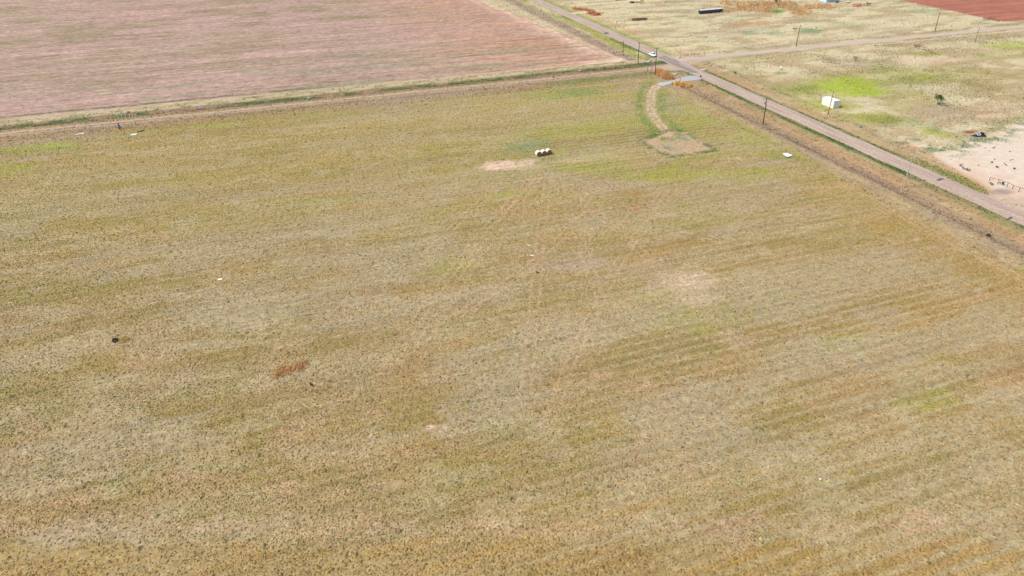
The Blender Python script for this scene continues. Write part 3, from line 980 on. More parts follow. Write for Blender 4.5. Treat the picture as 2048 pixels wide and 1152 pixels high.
# darker resurfaced stretch at the crossing, tar patches, centre line dashes
quad_decals('asphalt_patch', 172.0, 175.2, 254.5, 283.0, M_patch, .010, 1.5, .25)
quad_decals('asphalt_patch', 175.2, 177.0, 270.0, 285.0, M_patch, .010, 1.5, .25)
for (px, py, ds, dr) in [(1213, 67, 1.5, 2.0), (1880, 360, 1.5, .55), (2020, 437, 1.3, .35)]:
    s_, r_ = sr_of(*at(px, py))
    pts = []
    for k in range(14):
        a = 2 * math.pi * k / 14
        q = random.uniform(.7, 1.15)
        pts.append((s_ + ds * q * math.cos(a), r_ + dr * q * math.sin(a) + .25 * ds * math.cos(a)))
    decal('tar_patch', pts, M_tar, road, .02)
for r_ in np.arange(176, 256, 12.2):
    quad_decals('centre_line', 174.93, 175.07, r_, r_ + 4.2, M_line, .016, 1.0, .015)
for r_ in np.arange(64, 176, 8.0):
    quad_decals('centre_line', 174.94, 175.06, r_, r_ + 7.5, M_line, .016, 1.5, .02)

# gravel driveway from the road to the field gate
drive = [(1311, 168.5), (1330, 163.5), (1352, 158.5), (1368, 154), (1381, 150.5), (1396, 154), (1404, 159), (1392, 161), (1372, 163), (1356, 165), (1340, 168.5), (1326, 172.5)]
dv = [at(*p) for p in drive]
ns_ = len(dv)
dv2 = []
for i in range(ns_):
    (x0, y0), (x1, y1) = dv[i], dv[(i + 1) % ns_]
    for k in range(6):
        f = k / 6
        x, y = x0 + (x1 - x0) * f, y0 + (y1 - y0) * f
        dv2.append((x + random.uniform(-.25, .25), y + random.uniform(-.35, .35)))
top = [(x, y, .10) for x, y in dv2]
bot = [(x, y, -.12) for x, y in dv2]
n_ = len(top)
cen = (sum(p[0] for p in top) / n_, sum(p[1] for p in top) / n_, .12)
dmb = MB().add(top + bot, [(i, i + n_, (i + 1) % n_ + n_, (i + 1) % n_) for i in range(n_)])
dmb.add(top, [tuple(range(n_))])
dob = dmb.build('driveway', M_gravel)
tag(dob, 'short grey gravel driveway between clumps of orange weeds', 'driveway', kind='structure')


# ------------------------------------------------------------------ grass and weeds (stuff: nobody could count them)
def frustum(x, y, margin=1.07):
    depth = y * CT + CAM_H * ST
    return (np.abs(x) < depth * 1024 / F_PX * margin + 2) & (y > 52) & (y < 476)


def scatter(ymin, ymax, cell):
    """jittered candidate points over the visible ground; cell in metres"""
    hwid = 36 + ymax * .61
    nx, ny = int(2 * hwid / cell), int((ymax - ymin) / cell)
    X, Y = np.meshgrid(np.linspace(-hwid, hwid, nx), np.linspace(ymin, ymax, ny))
    X = (X + rng.uniform(-.5, .5, X.shape) * cell * 1.3).ravel()
    Y = (Y + rng.uniform(-.5, .5, Y.shape) * cell * 1.3).ravel()
    k = frustum(X, Y)
    return X[k], Y[k]


def blades(x, y, z, col, nb, rad, hgt, wid, droop=.35):
    """nb bent leaf triangles per tuft; arrays rad, hgt, wid per tuft"""
    n = len(x)
    ang = rng.uniform(0, 2 * math.pi, (n, 1)) + np.arange(nb)[None] * (2 * math.pi / nb) + rng.uniform(-.5, .5, (n, nb))
    rr = rad[:, None] * rng.uniform(.5, 1.15, (n, nb))
    hh = hgt[:, None] * rng.uniform(.55, 1.15, (n, nb))
    ww = wid[:, None] * rng.uniform(.7, 1.3, (n, nb))
    ca, sa = np.cos(ang), np.sin(ang)
    bx = x[:, None] + ca * rr * .12
    by = y[:, None] + sa * rr * .12
    v = np.empty((n, nb, 3, 3))
    v[:, :, 0] = np.stack([bx - sa * ww, by + ca * ww, np.repeat(z[:, None], nb, 1) - .03], -1)
    v[:, :, 1] = np.stack([bx + sa * ww, by - ca * ww, np.repeat(z[:, None], nb, 1) - .03], -1)
    v[:, :, 2] = np.stack([x[:, None] + ca * rr, y[:, None] + sa * rr, z[:, None] + hh], -1)
    c = col[:, None, None, :] * rng.uniform(.75, 1.25, (n, nb, 1, 1)) * np.ones((1, 1, 3, 1))
    return v.reshape(-1, 3), c.reshape(-1, 3)


def mounds(x, y, z, col, nb, rad, hgt):
    """low ragged tussock: a fan of nb faces from an off-centre top to an uneven rim"""
    n = len(x)
    ang = rng.uniform(0, 2 * math.pi, (n, 1)) + (np.arange(nb)[None] + rng.uniform(-.3, .3, (n, nb))) * (2 * math.pi / nb)
    rr = rad[:, None] * rng.uniform(.6, 1.35, (n, nb))
    rim = np.stack([x[:, None] + np.cos(ang) * rr, y[:, None] + np.sin(ang) * rr, np.repeat(z[:, None], nb, 1) + rng.uniform(-.04, .03, (n, nb))], -1)
    top = np.stack([x + rng.uniform(-.3, .3, n) * rad, y + rng.uniform(-.3, .3, n) * rad, z + hgt], -1)
    v = np.stack([np.repeat(top[:, None], nb, 1), rim, np.roll(rim, -1, 1)], 2)
    c = col[:, None, None, :] * rng.uniform(.88, 1.12, (n, nb, 1, 1)) * np.ones((1, 1, 3, 1))
    return v.reshape(-1, 3), c.reshape(-1, 3)


GRASS = {'pasture_grass': ([], []), 'verge_grass': ([], []), 'straw_pasture_grass': ([], []), 'field_weeds': ([], [])}
REGNAME = {0: 'verge_grass', 1: 'pasture_grass', 2: 'field_weeds', 3: None, 4: 'straw_pasture_grass', 5: 'straw_pasture_grass'}
TUFT_SCALE = 1.0
for (y0, y1, cell, nb, size) in [(52, 100, .34, 7, .95), (100, 150, .38, 6, .95), (150, 230, .50, 5, 1.05), (230, 330, .72, 4, 1.15), (330, 476, 1.15, 4, 1.3)]:
    X, Y = scatter(y0, y1, cell)
    col, den, tcl = cover(X, Y)
    want = np.clip(den * cell * cell * (1.15 if y1 < 160 else 1.0), 0, 1)
    keep = rng.uniform(0, 1, len(X)) < want
    s_, r_ = sr_of(X, Y)
    keep &= ~((s_ > S_ROAD[0] - .1) & (s_ < S_ROAD[1] + .1)) & ~((s_ > 178) & (r_ > R_SIDE[0] - .2) & (r_ < R_SIDE[1] + .2))
    keep &= ~in_poly(X, Y, dv)
    X, Y, tcl, reg = X[keep], Y[keep], tcl[keep] * .40 + col[keep] * .60 * .86, regions(X[keep], Y[keep])
    Z = ground_z(X, Y)
    for rid, nm in REGNAME.items():
        k = reg == rid
        if nm is None or not k.any():
            continue
        n = int(k.sum())
        sz = size * rng.lognormal(-.05, .32, n)
        tall = {0: 1.35, 1: 1.0, 2: .9, 4: 1.0, 5: 1.2}[rid]
        cj = tcl[k] * rng.normal(1, .22, (n, 1)).clip(.68, 1.6) * rng.normal(1, .05, (n, 3))
        if rid in (1, 4):
            big = 1.0 if rid == 1 else 1.3
            v, c = mounds(X[k], Y[k], Z[k], (cj if rid == 1 else cj * .85).clip(.01, .9), nb, .155 * sz * big, .108 * sz * big)
        else:
            v, c = blades(X[k], Y[k], Z[k], cj.clip(.01, .9), nb, .20 * sz, .12 * sz * tall, .055 * sz * (8 / nb) ** .5)
        GRASS[nm][0].append(v)
        GRASS[nm][1].append(c)
NTRI = 0
for nm, lab in [('pasture_grass', 'dry ochre and olive bunch grass covering the near pasture'),
                ('verge_grass', 'grass and weeds along the road verges and the track ditch'),
                ('straw_pasture_grass', 'scattered dark grass tufts on the pale pasture across the road'),
                ('field_weeds', 'sparse weeds and stubble on the ploughed field')]:
    V = np.concatenate(GRASS[nm][0])
    Cc = np.concatenate(GRASS[nm][1])
    NTRI += len(V) // 3
    o = bpy.data.objects.new(nm, np_mesh(nm, V, np.arange(len(V)).reshape(-1, 3), M_tuft if 'pasture' in nm else M_leaf, Cc))
    tag(link(o), lab, 'grass', kind='stuff')

# ------------------------------------------------------------------ object materials
M_wood = paint('creosote_wood', (.055, .040, .032), .85, 0, .35, 1.5)
M_woodgrey = paint('weathered_wood', (.20, .17, .14), .9, 0, .3, 2)
M_woodpale = paint('pale_weathered_wood', (.42, .38, .32), .9, 0, .2, 2)
M_woodred = paint('red_brown_wood', (.20, .085, .05), .85, 0, .35, 1.2)
M_ceram = paint('porcelain', (.55, .55, .52), .3, 0, .1, 8, .5)
M_galv = paint('galvanised_steel', (.50, .52, .54), .45, .5, .15, 6)
M_rust = paint('rusty_steel', (.14, .062, .045), .85, .1, .45, 3)
M_rustdk = paint('dark_rusty_pipe', (.085, .045, .045), .75, .1, .4, 3)
M_white = paint('white_paint', (.74, .735, .69), .5, 0, .04, 1.2, .4)
M_whitedull = paint('dull_white_sheet', (.72, .73, .70), .6, 0, .08, 2)
M_palegreen = paint('pale_green_sheet', (.55, .62, .55), .6, 0, .08, 2)
M_black = paint('black_rubber', (.018, .018, .020), .75, 0, .3, 6)
M_blackgl = paint('black_plastic_sheet', (.014, .015, .019), .32, 0, .3, 3, .6)
M_glass = paint('dark_car_glass', (.03, .055, .07), .08, 0, .05, 2, .8)
M_carwhite = paint('white_car_paint', (.80, .81, .82), .22, 0, .02, 2, .6)
M_trim = paint('black_trim', (.02, .02, .022), .5)
M_redlens = paint('red_lens', (.35, .02, .02), .2)
M_lens = paint('clear_lens', (.7, .72, .72), .12, 0, .05, 4, .7)
M_hay = paint('hay', (.30, .150, .055), .95, 0, .45, 9)
M_haydark = paint('hay_dark', (.17, .08, .03), .95, 0, .4, 12)
M_net = paint('white_net_wrap', (.70, .69, .60), .6, 0, .10, 3.5)
M_blue = paint('blue_paint', (.03, .10, .25), .5, 0, .2, 4)
M_bluebag = paint('blue_plastic', (.15, .35, .60), .4, 0, .2, 4)
M_lightblue = paint('light_blue_siding', (.42, .62, .80), .6, 0, .08, 1.0)
M_orangep = paint('orange_paint', (.85, .20, .04), .5, 0, .1, 3)
M_green = paint('green_sign_face', (.02, .26, .20), .4, 0, .08, 2)
M_tank = paint('dark_steel_tank', (.055, .06, .08), .38, .55, .25, 1.0, .6)
M_tanksheen = paint('tank_top_sheen', (.74, .75, .78), .45, .1, .08, 1.0)  # sky light on the tank's upper side, put into a pale colour
M_yellow = paint('faded_yellow_paint', (.70, .42, .12), .6, 0, .2, 1.5)
M_deck = paint('pale_deck_boards', (.72, .60, .42), .85, 0, .2, 1.0)
M_bark = paint('mesquite_bark', (.10, .065, .05), .95, 0, .3, 4)
M_rock = paint('dark_clod', (.09, .075, .06), .95, 0, .3, 3)
RDIR = math.radians(20.09)                                 # rotation of a local x axis lying along the side road


def root(name, px, py, label, cat, rz=RDIR, group=None):
    x, y = at(px, py)
    return tag(empty(name, x, y, rz), label, cat, group)


# ------------------------------------------------------------------ utility poles
def pole(base, top, label, arm=True, mat=None, can=False, arm_r=1.15, thin=1.0):
    mat = mat or M_wood
    x, y = at(*base)
    h = height_of(base[1], top[1])
    e = tag(empty('utility_pole', x, y, RDIR), label, 'utility pole', 'utility poles along the roads')
    # lean of the pole read from its top
    b = -(top[1] - 576) / F_PX
    t = y / (CT + b * ST)
    lean = (top[0] - 1024) / F_PX * t - x
    lean = max(-.35, min(.35, lean))
    lx, ly = lean * CP, -lean * SP
    MB().tube((0, 0, -.4), (lx, ly, h), .17 * thin, .11 * thin, 10).build('pole', mat, e)
    cap = MB().lathe([(.0, h + .06), (.08 * thin, h + .05), (.12 * thin, h - .02)], 10, 'Z', (lx, ly, 0)).build('cap', M_galv, e)
    if arm:
        a = MB()
        za = h - .30
        a.box((lx, ly - .17, za), (2 * arm_r, .10, .13))
        ao = a.build('crossarm', M_woodgrey if mat is M_wood else M_woodpale, e)
        for k in (-1, -.45, .45, 1):
            MB().lathe([(.02, 0), (.02, .10), (.06, .12), (.075, .17), (.05, .24), (.0, .26)], 8, 'Z', (lx + k * arm_r * .92, ly - .17, za + .065)).build('insulator', M_ceram, ao)
        for k in (-1, 1):
            MB().bar((lx + k * .75, ly - .19, za - .06), (lx, ly - .17, za - .75), .035).build('brace', M_galv, ao)
    else:
        MB().lathe([(.02, h), (.02, h + .16), (.07, h + .2), (.05, h + .3), (0, h + .32)], 8, 'Z', (lx, ly, 0)).build('insulator', M_ceram, e)
    if can:
        c = MB().lathe([(0, -.5), (.22, -.5), (.24, -.46), (.24, .42), (.26, .44), (.26, .5), (.12, .56), (0, .57)], 14, 'Z', (lx - .45, ly, h - 1.75)).build('transformer', M_galv, e)
        MB().tube((lx - .45, ly, h - 1.2), (lx - .45, ly, h - .95), .05, .03, 8).build('bushing', M_ceram, c)
        MB().box((lx - .2, ly, h - 1.75), (.16, .08, .5)).build('bracket', M_galv, c)
        MB().lathe([(0, -.3), (.13, -.3), (.13, .3), (0, .32)], 10, 'Z', (lx + .3, ly, h - 2.9)).build('meter_box', M_galv, e)
    return e


pole((1276, 127), (1279, 84), 'dark wooden power pole with crossarm near the white car')
pole((1310, 150), (1313, 95), 'tall wooden power pole with crossarm among orange weeds by the driveway', arm_r=1.3)
pole((1246, 111.5), (1247, 81), 'short dark pole without crossarm at the ploughed field corner', arm=False, thin=.8)
pole((1526.5, 247), (1534.5, 192), 'dark wooden power pole carrying a transformer beside the brown ditch', can=True, arm_r=1.25)
pole((1808, 374), (1824, 315), 'pale grey power pole with crossarm beside the brown ditch', mat=M_woodpale, arm_r=1.25)
pole((1592, 92.5), (1601, 50), 'dark bare pole beside the dirt road, second along from the crossing', arm=False)
pole((1870, 62), (1880, 23.5), 'dark bare pole on the far side of the dirt road near the red field', arm=False)
pole((1950, 83.5), (1959, 55), 'thin short pole on the near side of the dirt road', arm=False, thin=.8)
pole((1656, 228), (1668, 180), 'red brown bare pole in front of the white container', arm=False, mat=M_woodred, thin=.9)


# ------------------------------------------------------------------ white storage container
def container():
    x, y = at(1665.3, 217)                                 # the corner nearest the road's lower end
    e = tag(empty('storage_container', x, y, math.radians(-70) + math.pi), 'white corrugated storage container standing on the green patch', 'container')
    L_, W_, H_ = 5.9, 2.75, 2.55                            # local x runs away from the near corner along the road
    # local frame: corner at origin, x away, y: to the right of the road
    sgn = -1
    body = MB()
    n = 30
    for side_ in (0, 1):
        yb = 0.06 if side_ == 0 else W_ - .06
        pts = []
        for i in range(n * 4 + 1):
            xx = .08 + (L_ - .16) * i / (n * 4)
            d = .035 if (i % 4) in (0, 1) else 0
            pts.append((xx, yb + (d if side_ == 0 else -d)))
        vs = [(a, sgn * b_, .15) for a, b_ in pts] + [(a, sgn * b_, H_ - .05) for a, b_ in pts]
        m = len(pts)
        body.add(vs, [(i, i + 1, m + i + 1, m + i) for i in range(m - 1)])
    body.build('side_wall', M_white, e)
    MB().box((L_ - .05, sgn * W_ / 2, H_ / 2 + .05), (.06, W_ - .16, H_ - .2)).build('end_wall', M_white, e)
    rf = MB().box((L_ / 2, sgn * W_ / 2, H_ - .03), (L_ - .1, W_ - .1, .06))
    for i in range(14):
        rf.box((.3 + i * (L_ - .6) / 13, sgn * W_ / 2, H_ + .012), (.16, W_ - .3, .03))
    rf.build('roof', M_white, e)
    MB().box((L_ / 2, sgn * W_ / 2, .14), (L_ - .2, W_ - .2, .12)).build('floor', M_rust, e)
    fr = MB()
    for a in (.06, L_ - .06):
        for b_ in (.06, W_ - .06):
            fr.box((a, sgn * b_, H_ / 2 + .02), (.12, .12, H_))
    for b_ in (.06, W_ - .06):
        fr.box((L_ / 2, sgn * b_, .10), (L_ - .26, .11, .16))
        fr.box((L_ / 2, sgn * b_, H_ + .01), (L_ - .26, .10, .08))
    for a in (.06, L_ - .06):
        fr.box((a, sgn * W_ / 2, .10), (.11, W_ - .26, .16))
        fr.box((a, sgn * W_ / 2, H_ + .01), (.10, W_ - .26, .08))
    fr.build('frame', M_white, e)
    for k in (0, 1):
        yc = W_ * (.27 + .46 * k)
        d = MB().box((.05, sgn * yc, H_ / 2 + .06), (.05, W_ * .44, H_ - .32)).build('door', M_white, e)
        for q in (-.3, .3):
            MB().tube((.005, sgn * (yc + q), .25), (.005, sgn * (yc + q), H_ - .12), .022, None, 6).build('lock_rod', M_galv, d)
        MB().box((-.01, sgn * (yc + (.2 if k == 0 else -.2)), 1.15), (.05, .42, .05)).build('handle', M_galv, d)
    return e


container()


# ------------------------------------------------------------------ white car on the road shoulder
def car():
    x, y = at(1297.5, 113.0)
    s_, r_ = sr_of(x, y)
    x, y = xy_of(171.6, r_)
    e = tag(empty('parked_car', x, y, math.radians(-70), .06), 'white hatchback car pulled over on the road edge near the crossing', 'car')
    L_ = 4.5
    # body cross-sections along x: (x, half width, belt height, bottom)
    sec = [(-2.25, .62, .70, .42), (-2.18, .78, .86, .32), (-1.9, .86, .95, .22), (-1.0, .89, .96, .20), (0, .90, .94, .19), (.8, .90, .92, .20), (1.3, .88, .88, .22),
           (1.85, .84, .80, .24), (2.12, .74, .68, .30), (2.22, .60, .58, .36)]
    vs, fs = [], []
    m = 10
    for (xx, w, hb, z0) in sec:
        ring = [(-w * .92, z0), (-w, z0 + .12), (-w * 1.02, (z0 + hb) / 2 + .05), (-w * .97, hb - .08), (-w * .86, hb), (w * .86, hb), (w * .97, hb - .08), (w * 1.02, (z0 + hb) / 2 + .05), (w, z0 + .12), (w * .92, z0)]
        vs += [(xx, a, b_) for a, b_ in ring]
    for i in range(len(sec) - 1):
        for j in range(m):
            fs.append((i * m + j, i * m + (j + 1) % m, (i + 1) * m + (j + 1) % m, (i + 1) * m + j))
    fs += [tuple(range(m)), tuple(range(len(sec) * m - 1, len(sec) * m - m - 1, -1))]
    body = MB().add(vs, fs, True).build('body', M_carwhite, e)
    # cabin shell: roof with pillars; panes set 4 mm proud
    zb, zr = .93, 1.47
    RB, RF, BB, BF, wb, wr = -1.35, .25, -2.05, 1.02, .80, .60
    roof = MB()
    roof.add([(RB, -wr, zr), (RF, -wr, zr), (RF, wr, zr), (RB, wr, zr), (RB - .05, -wr, zr - .07), (RF + .07, -wr, zr - .07), (RF + .07, wr, zr - .07), (RB - .05, wr, zr - .07)],
             [(0, 1, 2, 3), (7, 6, 5, 4), (0, 4, 5, 1), (1, 5, 6, 2), (2, 6, 7, 3), (3, 7, 4, 0)])
    roof.build('roof', M_carwhite, e)
    cab = MB().add([(BB, -wb, zb), (BF, -wb, zb), (BF, wb, zb), (BB, wb, zb), (RB - .05, -wr, zr - .04), (RF + .05, -wr, zr - .04), (RF + .05, wr, zr - .04), (RB - .05, wr, zr - .04)],
                   [(0, 1, 5, 4), (1, 2, 6, 5), (2, 3, 7, 6), (3, 0, 4, 7)])
    cab.build('cabin', M_carwhite, e)

    def pane(name, c4, inset, mat=M_glass):
        c4 = [Vector(c) for c in c4]
        cen = sum(c4, Vector()) / 4
        nrm = (c4[1] - c4[0]).cross(c4[2] - c4[1]).normalized()
        pts = [cen + (c - cen) * inset + nrm * .012 for c in c4]
        back = [p - nrm * .02 for p in pts]
        MB().add(pts + back, [(0, 1, 2, 3), (0, 4, 5, 1), (1, 5, 6, 2), (2, 6, 7, 3), (3, 7, 4, 0)]).build(name, mat, e)
    A = [(BB, -wb, zb), (BF, -wb, zb), (BF, wb, zb), (BB, wb, zb), (RB - .05, -wr, zr - .04), (RF + .05, -wr, zr - .04), (RF + .05, wr, zr - .04), (RB - .05, wr, zr - .04)]
    pane('windscreen', [A[1], A[2], A[6], A[5]], .86)
    pane('rear_window', [A[3], A[0], A[4], A[7]], .82)

    def lerp(p, q, f):
        return tuple(a + (b_ - a) * f for a, b_ in zip(p, q))
    for sgn in (0, 1):
        lo0, lo1, hi0, hi1 = (A[0], A[1], A[4], A[5]) if sgn == 0 else (A[3], A[2], A[7], A[6])
        for f0, f1 in ((.10, .50), (.52, .92)):
            q = [lerp(lo0, lo1, f0), lerp(lo0, lo1, f1), lerp(hi0, hi1, f1), lerp(hi0, hi1, f0)]
            if sgn:
                q = q[::-1]
            pane('side_window', q, .88)
    for xx in (-1.38, 1.38):
        for sgn in (-1, 1):
            w = MB().lathe([(.20, -.09), (.30, -.10), (.32, -.06), (.32, .06), (.30, .10), (.20, .09)], 18, 'Y', (xx, sgn * .80, .32)).build('wheel', M_black, e)
            MB().lathe([(0, .03), (.08, .05), (.20, .085)] if sgn > 0 else [(.20, -.085), (.08, -.05), (0, -.03)], 14, 'Y', (xx, sgn * .81, .32)).build('rim', M_galv, w)
    for sgn in (-1, 1):
        MB().box((2.06, sgn * .60, .66), (.22, .30, .13)).build('headlight', M_lens, e)
        MB().box((-2.18, sgn * .66, .78), (.10, .22, .20)).build('tail_light', M_redlens, e)
        MB().box((.72, sgn * .96, 1.0), (.14, .18, .12)).build('mirror', M_carwhite, e)
    MB().box((2.17, 0, .38), (.12, 1.2, .16)).build('grille', M_trim, e)
    MB().box((-2.23, 0, .42), (.08, 1.3, .14)).build('rear_bumper', M_trim, e)


car()


# ------------------------------------------------------------------ three wrapped round bales
def bale():
    e = empty('hay_bale', 0, 0, 0, 0)
    R_, L_ = .82, 1.45
    prof = [(R_ - .05, -L_ / 2 + .01), (R_ - .01, -L_ / 2 + .06)] + [(R_ + .015 * math.sin(k * 2.1), -L_ / 2 + .1 + (L_ - .2) * k / 8) for k in range(9)] + [(R_ - .01, L_ / 2 - .06), (R_ - .05, L_ / 2 - .01)]
    MB().lathe(prof, 36, 'Y', (0, 0, R_ - .04)).build('net_wrap', M_net, e)
    for sgn in (-1, 1):
        f = MB()
        pr = [(0, .035)]
        for k in range(1, 13):
            pr.append((R_ * .94 * k / 12, .035 * (1 - (k / 12) ** 2) + (.018 if k % 2 else -.012)))
        pr = [(r_, sgn * (L_ / 2 + t)) for r_, t in pr]
        if sgn > 0:
            pr = pr[::-1]
        f.lathe(pr, 36, 'Y', (0, 0, R_ - .04))
        end = f.build('hay_end', M_hay, e)
        for q in (.30, .58, .83):
            MB().torus((0, sgn * (L_ / 2 + .012), R_ - .04), R_ * q, .028, 32, 6, Matrix.Rotation(math.pi / 2, 3, 'X')).build('hay_ring', M_haydark, end)
    return e


b0 = bale()
for i, (px, py, lab) in enumerate([(1078.5, 313.6, 'white net wrapped round hay bale at the bare pink soil end of the row'),
                                   (1088.7, 311.6, 'white net wrapped round hay bale in the middle of the row of three'),
                                   (1098.6, 309.6, 'white net wrapped round hay bale at the end of the row nearest the paved road')]):
    o = b0 if i == 0 else copy_tree(b0)
    x, y = at(px, py)
    x, y = x - SP * .72, y + CP * .72
    o.location = (x, y, gz(x, y))
    o.rotation_euler = (0, 0, RDIR + math.radians((-3, 2, 4)[i]))
    tag(o, lab, 'hay bale', 'hay bales in a row')


# ------------------------------------------------------------------ trees and shrubs
def leaf_cloud(centres, n, size, col, jitter, name, parent, loc):
    """many small leaf-sized faces spread through clumps"""
    cs = np.array([c[:3] for c in centres])
    rs = np.array([c[3] for c in centres])
    k = rng.choice(len(cs), n, p=rs ** 2 / (rs ** 2).sum())
    d = rng.normal(0, 1, (n, 3))
    d /= np.linalg.norm(d, axis=1, keepdims=True)
    p = cs[k] + d * (rs[k] * rng.uniform(.35, 1.1, n) ** .7)[:, None] * np.array([1, 1, .75])
    a = rng.normal(0, 1, (n, 3))
    b_ = rng.normal(0, 1, (n, 3))
    a /= np.linalg.norm(a, axis=1, keepdims=True)
    b_ -= a * (a * b_).sum(1, keepdims=True)
    b_ /= np.linalg.norm(b_, axis=1, keepdims=True)
    sz = size * rng.uniform(.6, 1.4, (n, 1))
    v = np.stack([p - a * sz, p + b_ * sz * .4, p + a * sz, p - b_ * sz * .4], 1)
    c = np.array(col)[None] * rng.normal(1, jitter, (n, 1)).clip(.4, 1.8) * rng.normal(1, .06, (n, 3))
    c = np.repeat(c.clip(.005, .9), 4, 0)
    o = bpy.data.objects.new(name, np_mesh(name, v.reshape(-1, 3), np.arange(n * 4).reshape(-1, 4), M_leaf, c))
    link(o, parent)
    return o


def branch(mb, p, d, length, r, depth, tips, spread=.55):
    p, d = Vector(p), Vector(d).normalized()
    segs = 3
    for k in range(segs):
        q = p + d * (length / segs)
        r1 = r * (1 - .22 * (k + 1) / segs * 1.5)
        mb.tube(p, q, r, r1, 6, False)
        p, r = q, r1
        d = (d + Vector((random.uniform(-.2, .2), random.uniform(-.2, .2), random.uniform(-.05, .12)))).normalized()
    if depth == 0:
        tips.append(tuple(p))
        return
    for k in range(random.choice((2, 3))):
        dd = (d + Vector((random.uniform(-1, 1), random.uniform(-1, 1), random.uniform(-.25, .5))) * spread).normalized()
        branch(mb, p, dd, length * random.uniform(.62, .8), r * .7, depth - 1, tips, spread)
    tips.append(tuple(p))


def tree(px, py, h, label, col, stems=4, crown=1.0, n=2600, size=.09, cat='tree', name='mesquite_tree', spread=.75, depth=2, width=1.0):
    x, y = at(px, py)
    e = tag(empty(name, x, y, 0), label, cat)
    tips = []
    mb = MB()
    for k in range(stems):
        a = 2 * math.pi * k / stems + random.uniform(-.4, .4)
        o = .12 * h / 4
        branch(mb, (o * math.cos(a), o * math.sin(a), -.1), (math.cos(a) * .42 * width, math.sin(a) * .42 * width, 1), h * .36, .028 * h, depth, tips, spread)
    mb.build('trunk', M_bark, e)
    cs = [(t[0], t[1], t[2], random.uniform(.10, .17) * h * crown) for t in tips if t[2] > .42 * h]
    cs += [(t[0] + random.uniform(-.4, .4), t[1] + random.uniform(-.4, .4), t[2] + random.uniform(0, .3), .09 * h * crown) for t in tips if t[2] > .5 * h]
    if cs:
        leaf_cloud(cs, n, size, col, .28, 'crown', e, None)
    return e


random.seed(5)
tree(1877, 209, 4.3, 'small green mesquite tree standing alone in the pasture', (.075, .125, .030), 4, 1.0, 3200)
tree(1557, 11, 5.0, 'green leafed tree among orange weeds in the far yard', (.10, .17, .035), 3, 1.0, 2600)
tree(1711, 122.5, 2.6, 'twiggy dark shrub at the end of the rail fence', (.11, .11, .07), 6, .75, 700, .07, 'shrub', 'twiggy_shrub', .9)


def shrub(px, py, h, label, col, group=None, n=260, wide=1.3):
    x, y = at(px, py)
    e = tag(empty('shrub', x, y, random.uniform(0, 6)), label, 'shrub', group)
    mb = MB()
    cs = []
    for k in range(7):
        a = random.uniform(0, 6.28)
        q = random.uniform(.2, 1) * h * wide * .5
        p = (q * math.cos(a), q * math.sin(a), h * random.uniform(.4, .85))
        mb.tube((0, 0, -.05), p, .02 + .02 * h, .008, 5, False)
        cs.append(p + (h * random.uniform(.22, .34),))
    mb.build('stems', M_bark, e)
    leaf_cloud(cs, n, .05 + .05 * h, col, .3, 'foliage', e, None)
    return e


DK, GG = (.060, .065, .045), (.26, .28, .21)
for (px, py, h) in [(1983.5, 326, .8), (1993.7, 335, .85), (2028, 338.5, .8), (2012, 331, .5), (1988.5, 319, .4), (2019, 304, .45), (2020.5, 321, .4), (2025, 319.5, .35),
                    (2008.5, 327.5, .35), (1986.5, 297, .55), (1990.5, 295, .4), (1970, 296.5, .35), (1957, 331.5, .35)]:
    shrub(px, py, h * .62, 'small dark shrub dotted on the bare pale sand', DK, 'dark shrubs on the sand lot')
shrub(1920.5, 332.5, .7, 'grey green shrub at the upper end of the row by the verge', GG, 'grey green shrubs by the verge', 420, 1.6)
shrub(1927.5, 338, .6, 'low grey green shrub in the middle of the row by the verge', GG, 'grey green shrubs by the verge', 420, 1.9)
shrub(1935.5, 341, .75, 'fuller grey green shrub at the lower end of the row by the verge', GG, 'grey green shrubs by the verge', 520, 1.8)
shrub(1982, 369.5, .55, 'flat dark tumbleweed lying by the pipe fence corner', (.09, .075, .05), None, 300, 2.4)
shrub(2004.5, 369.5, .9, 'round dark tumbleweed caught under the pipe fence rail', (.06, .05, .035), None, 420, 1.6)
shrub(622, 771, .5, 'small dark green plant growing near the orange weeds', (.05, .10, .03), None, 220, 1.6)
shrub(1074, 546, .4, 'tiny dark green plant alone in the pasture', (.05, .09, .03), None, 160, 1.4)
shrub(1470, 147, .8, 'dark low shrub on the green patch beside the paved road', (.05, .045, .035), None, 300, 1.5)
shrub(1590, 60.5, 1.2, 'olive round bush beside the bare pole', (.14, .12, .045), None, 300, 1.8)
shrub(1735, 12, 2.2, 'pinkish brown dead bush past the blue shed', (.36, .22, .15), None, 700, 2.4)


# dead orange weeds: upright stalk fans, each clump a plant patch of its own
def weeds(name, pts, label, cat, col, h=.9, per=60, rad=.8, kind=None, nb=7):
    X, Y = [], []
    for (px, py, k) in pts:
        x, y = at(px, py)
        n = int(per * k)
        X.append(x + rng.normal(0, rad * k ** .5, n))
        Y.append(y + rng.normal(0, rad * 1.1 * k ** .5, n))
    X, Y = np.concatenate(X), np.concatenate(Y)
    n = len(X)
    c = np.array(col)[None] * rng.normal(1, .34, (n, 1)).clip(.4, 1.6) * rng.normal(1, .08, (n, 3))
    sz = rng.lognormal(0, .3, n)
    v, cc = blades(X, Y, ground_z(X, Y), c.clip(.01, .9), nb, .28 * h * sz, h * sz, .05 * np.ones(n) * (1 + .5 * h))
    x0, y0 = at(*pts[0][:2])
    z0 = gz(x0, y0)
    v = v - np.array([x0, y0, z0])
    o = bpy.data.objects.new(name, np_mesh(name, v, np.arange(len(v)).reshape(-1, 3), M_leaf, cc))
    o.location = (x0, y0, z0)
    tag(link(o), label, cat, kind=kind)
    return o


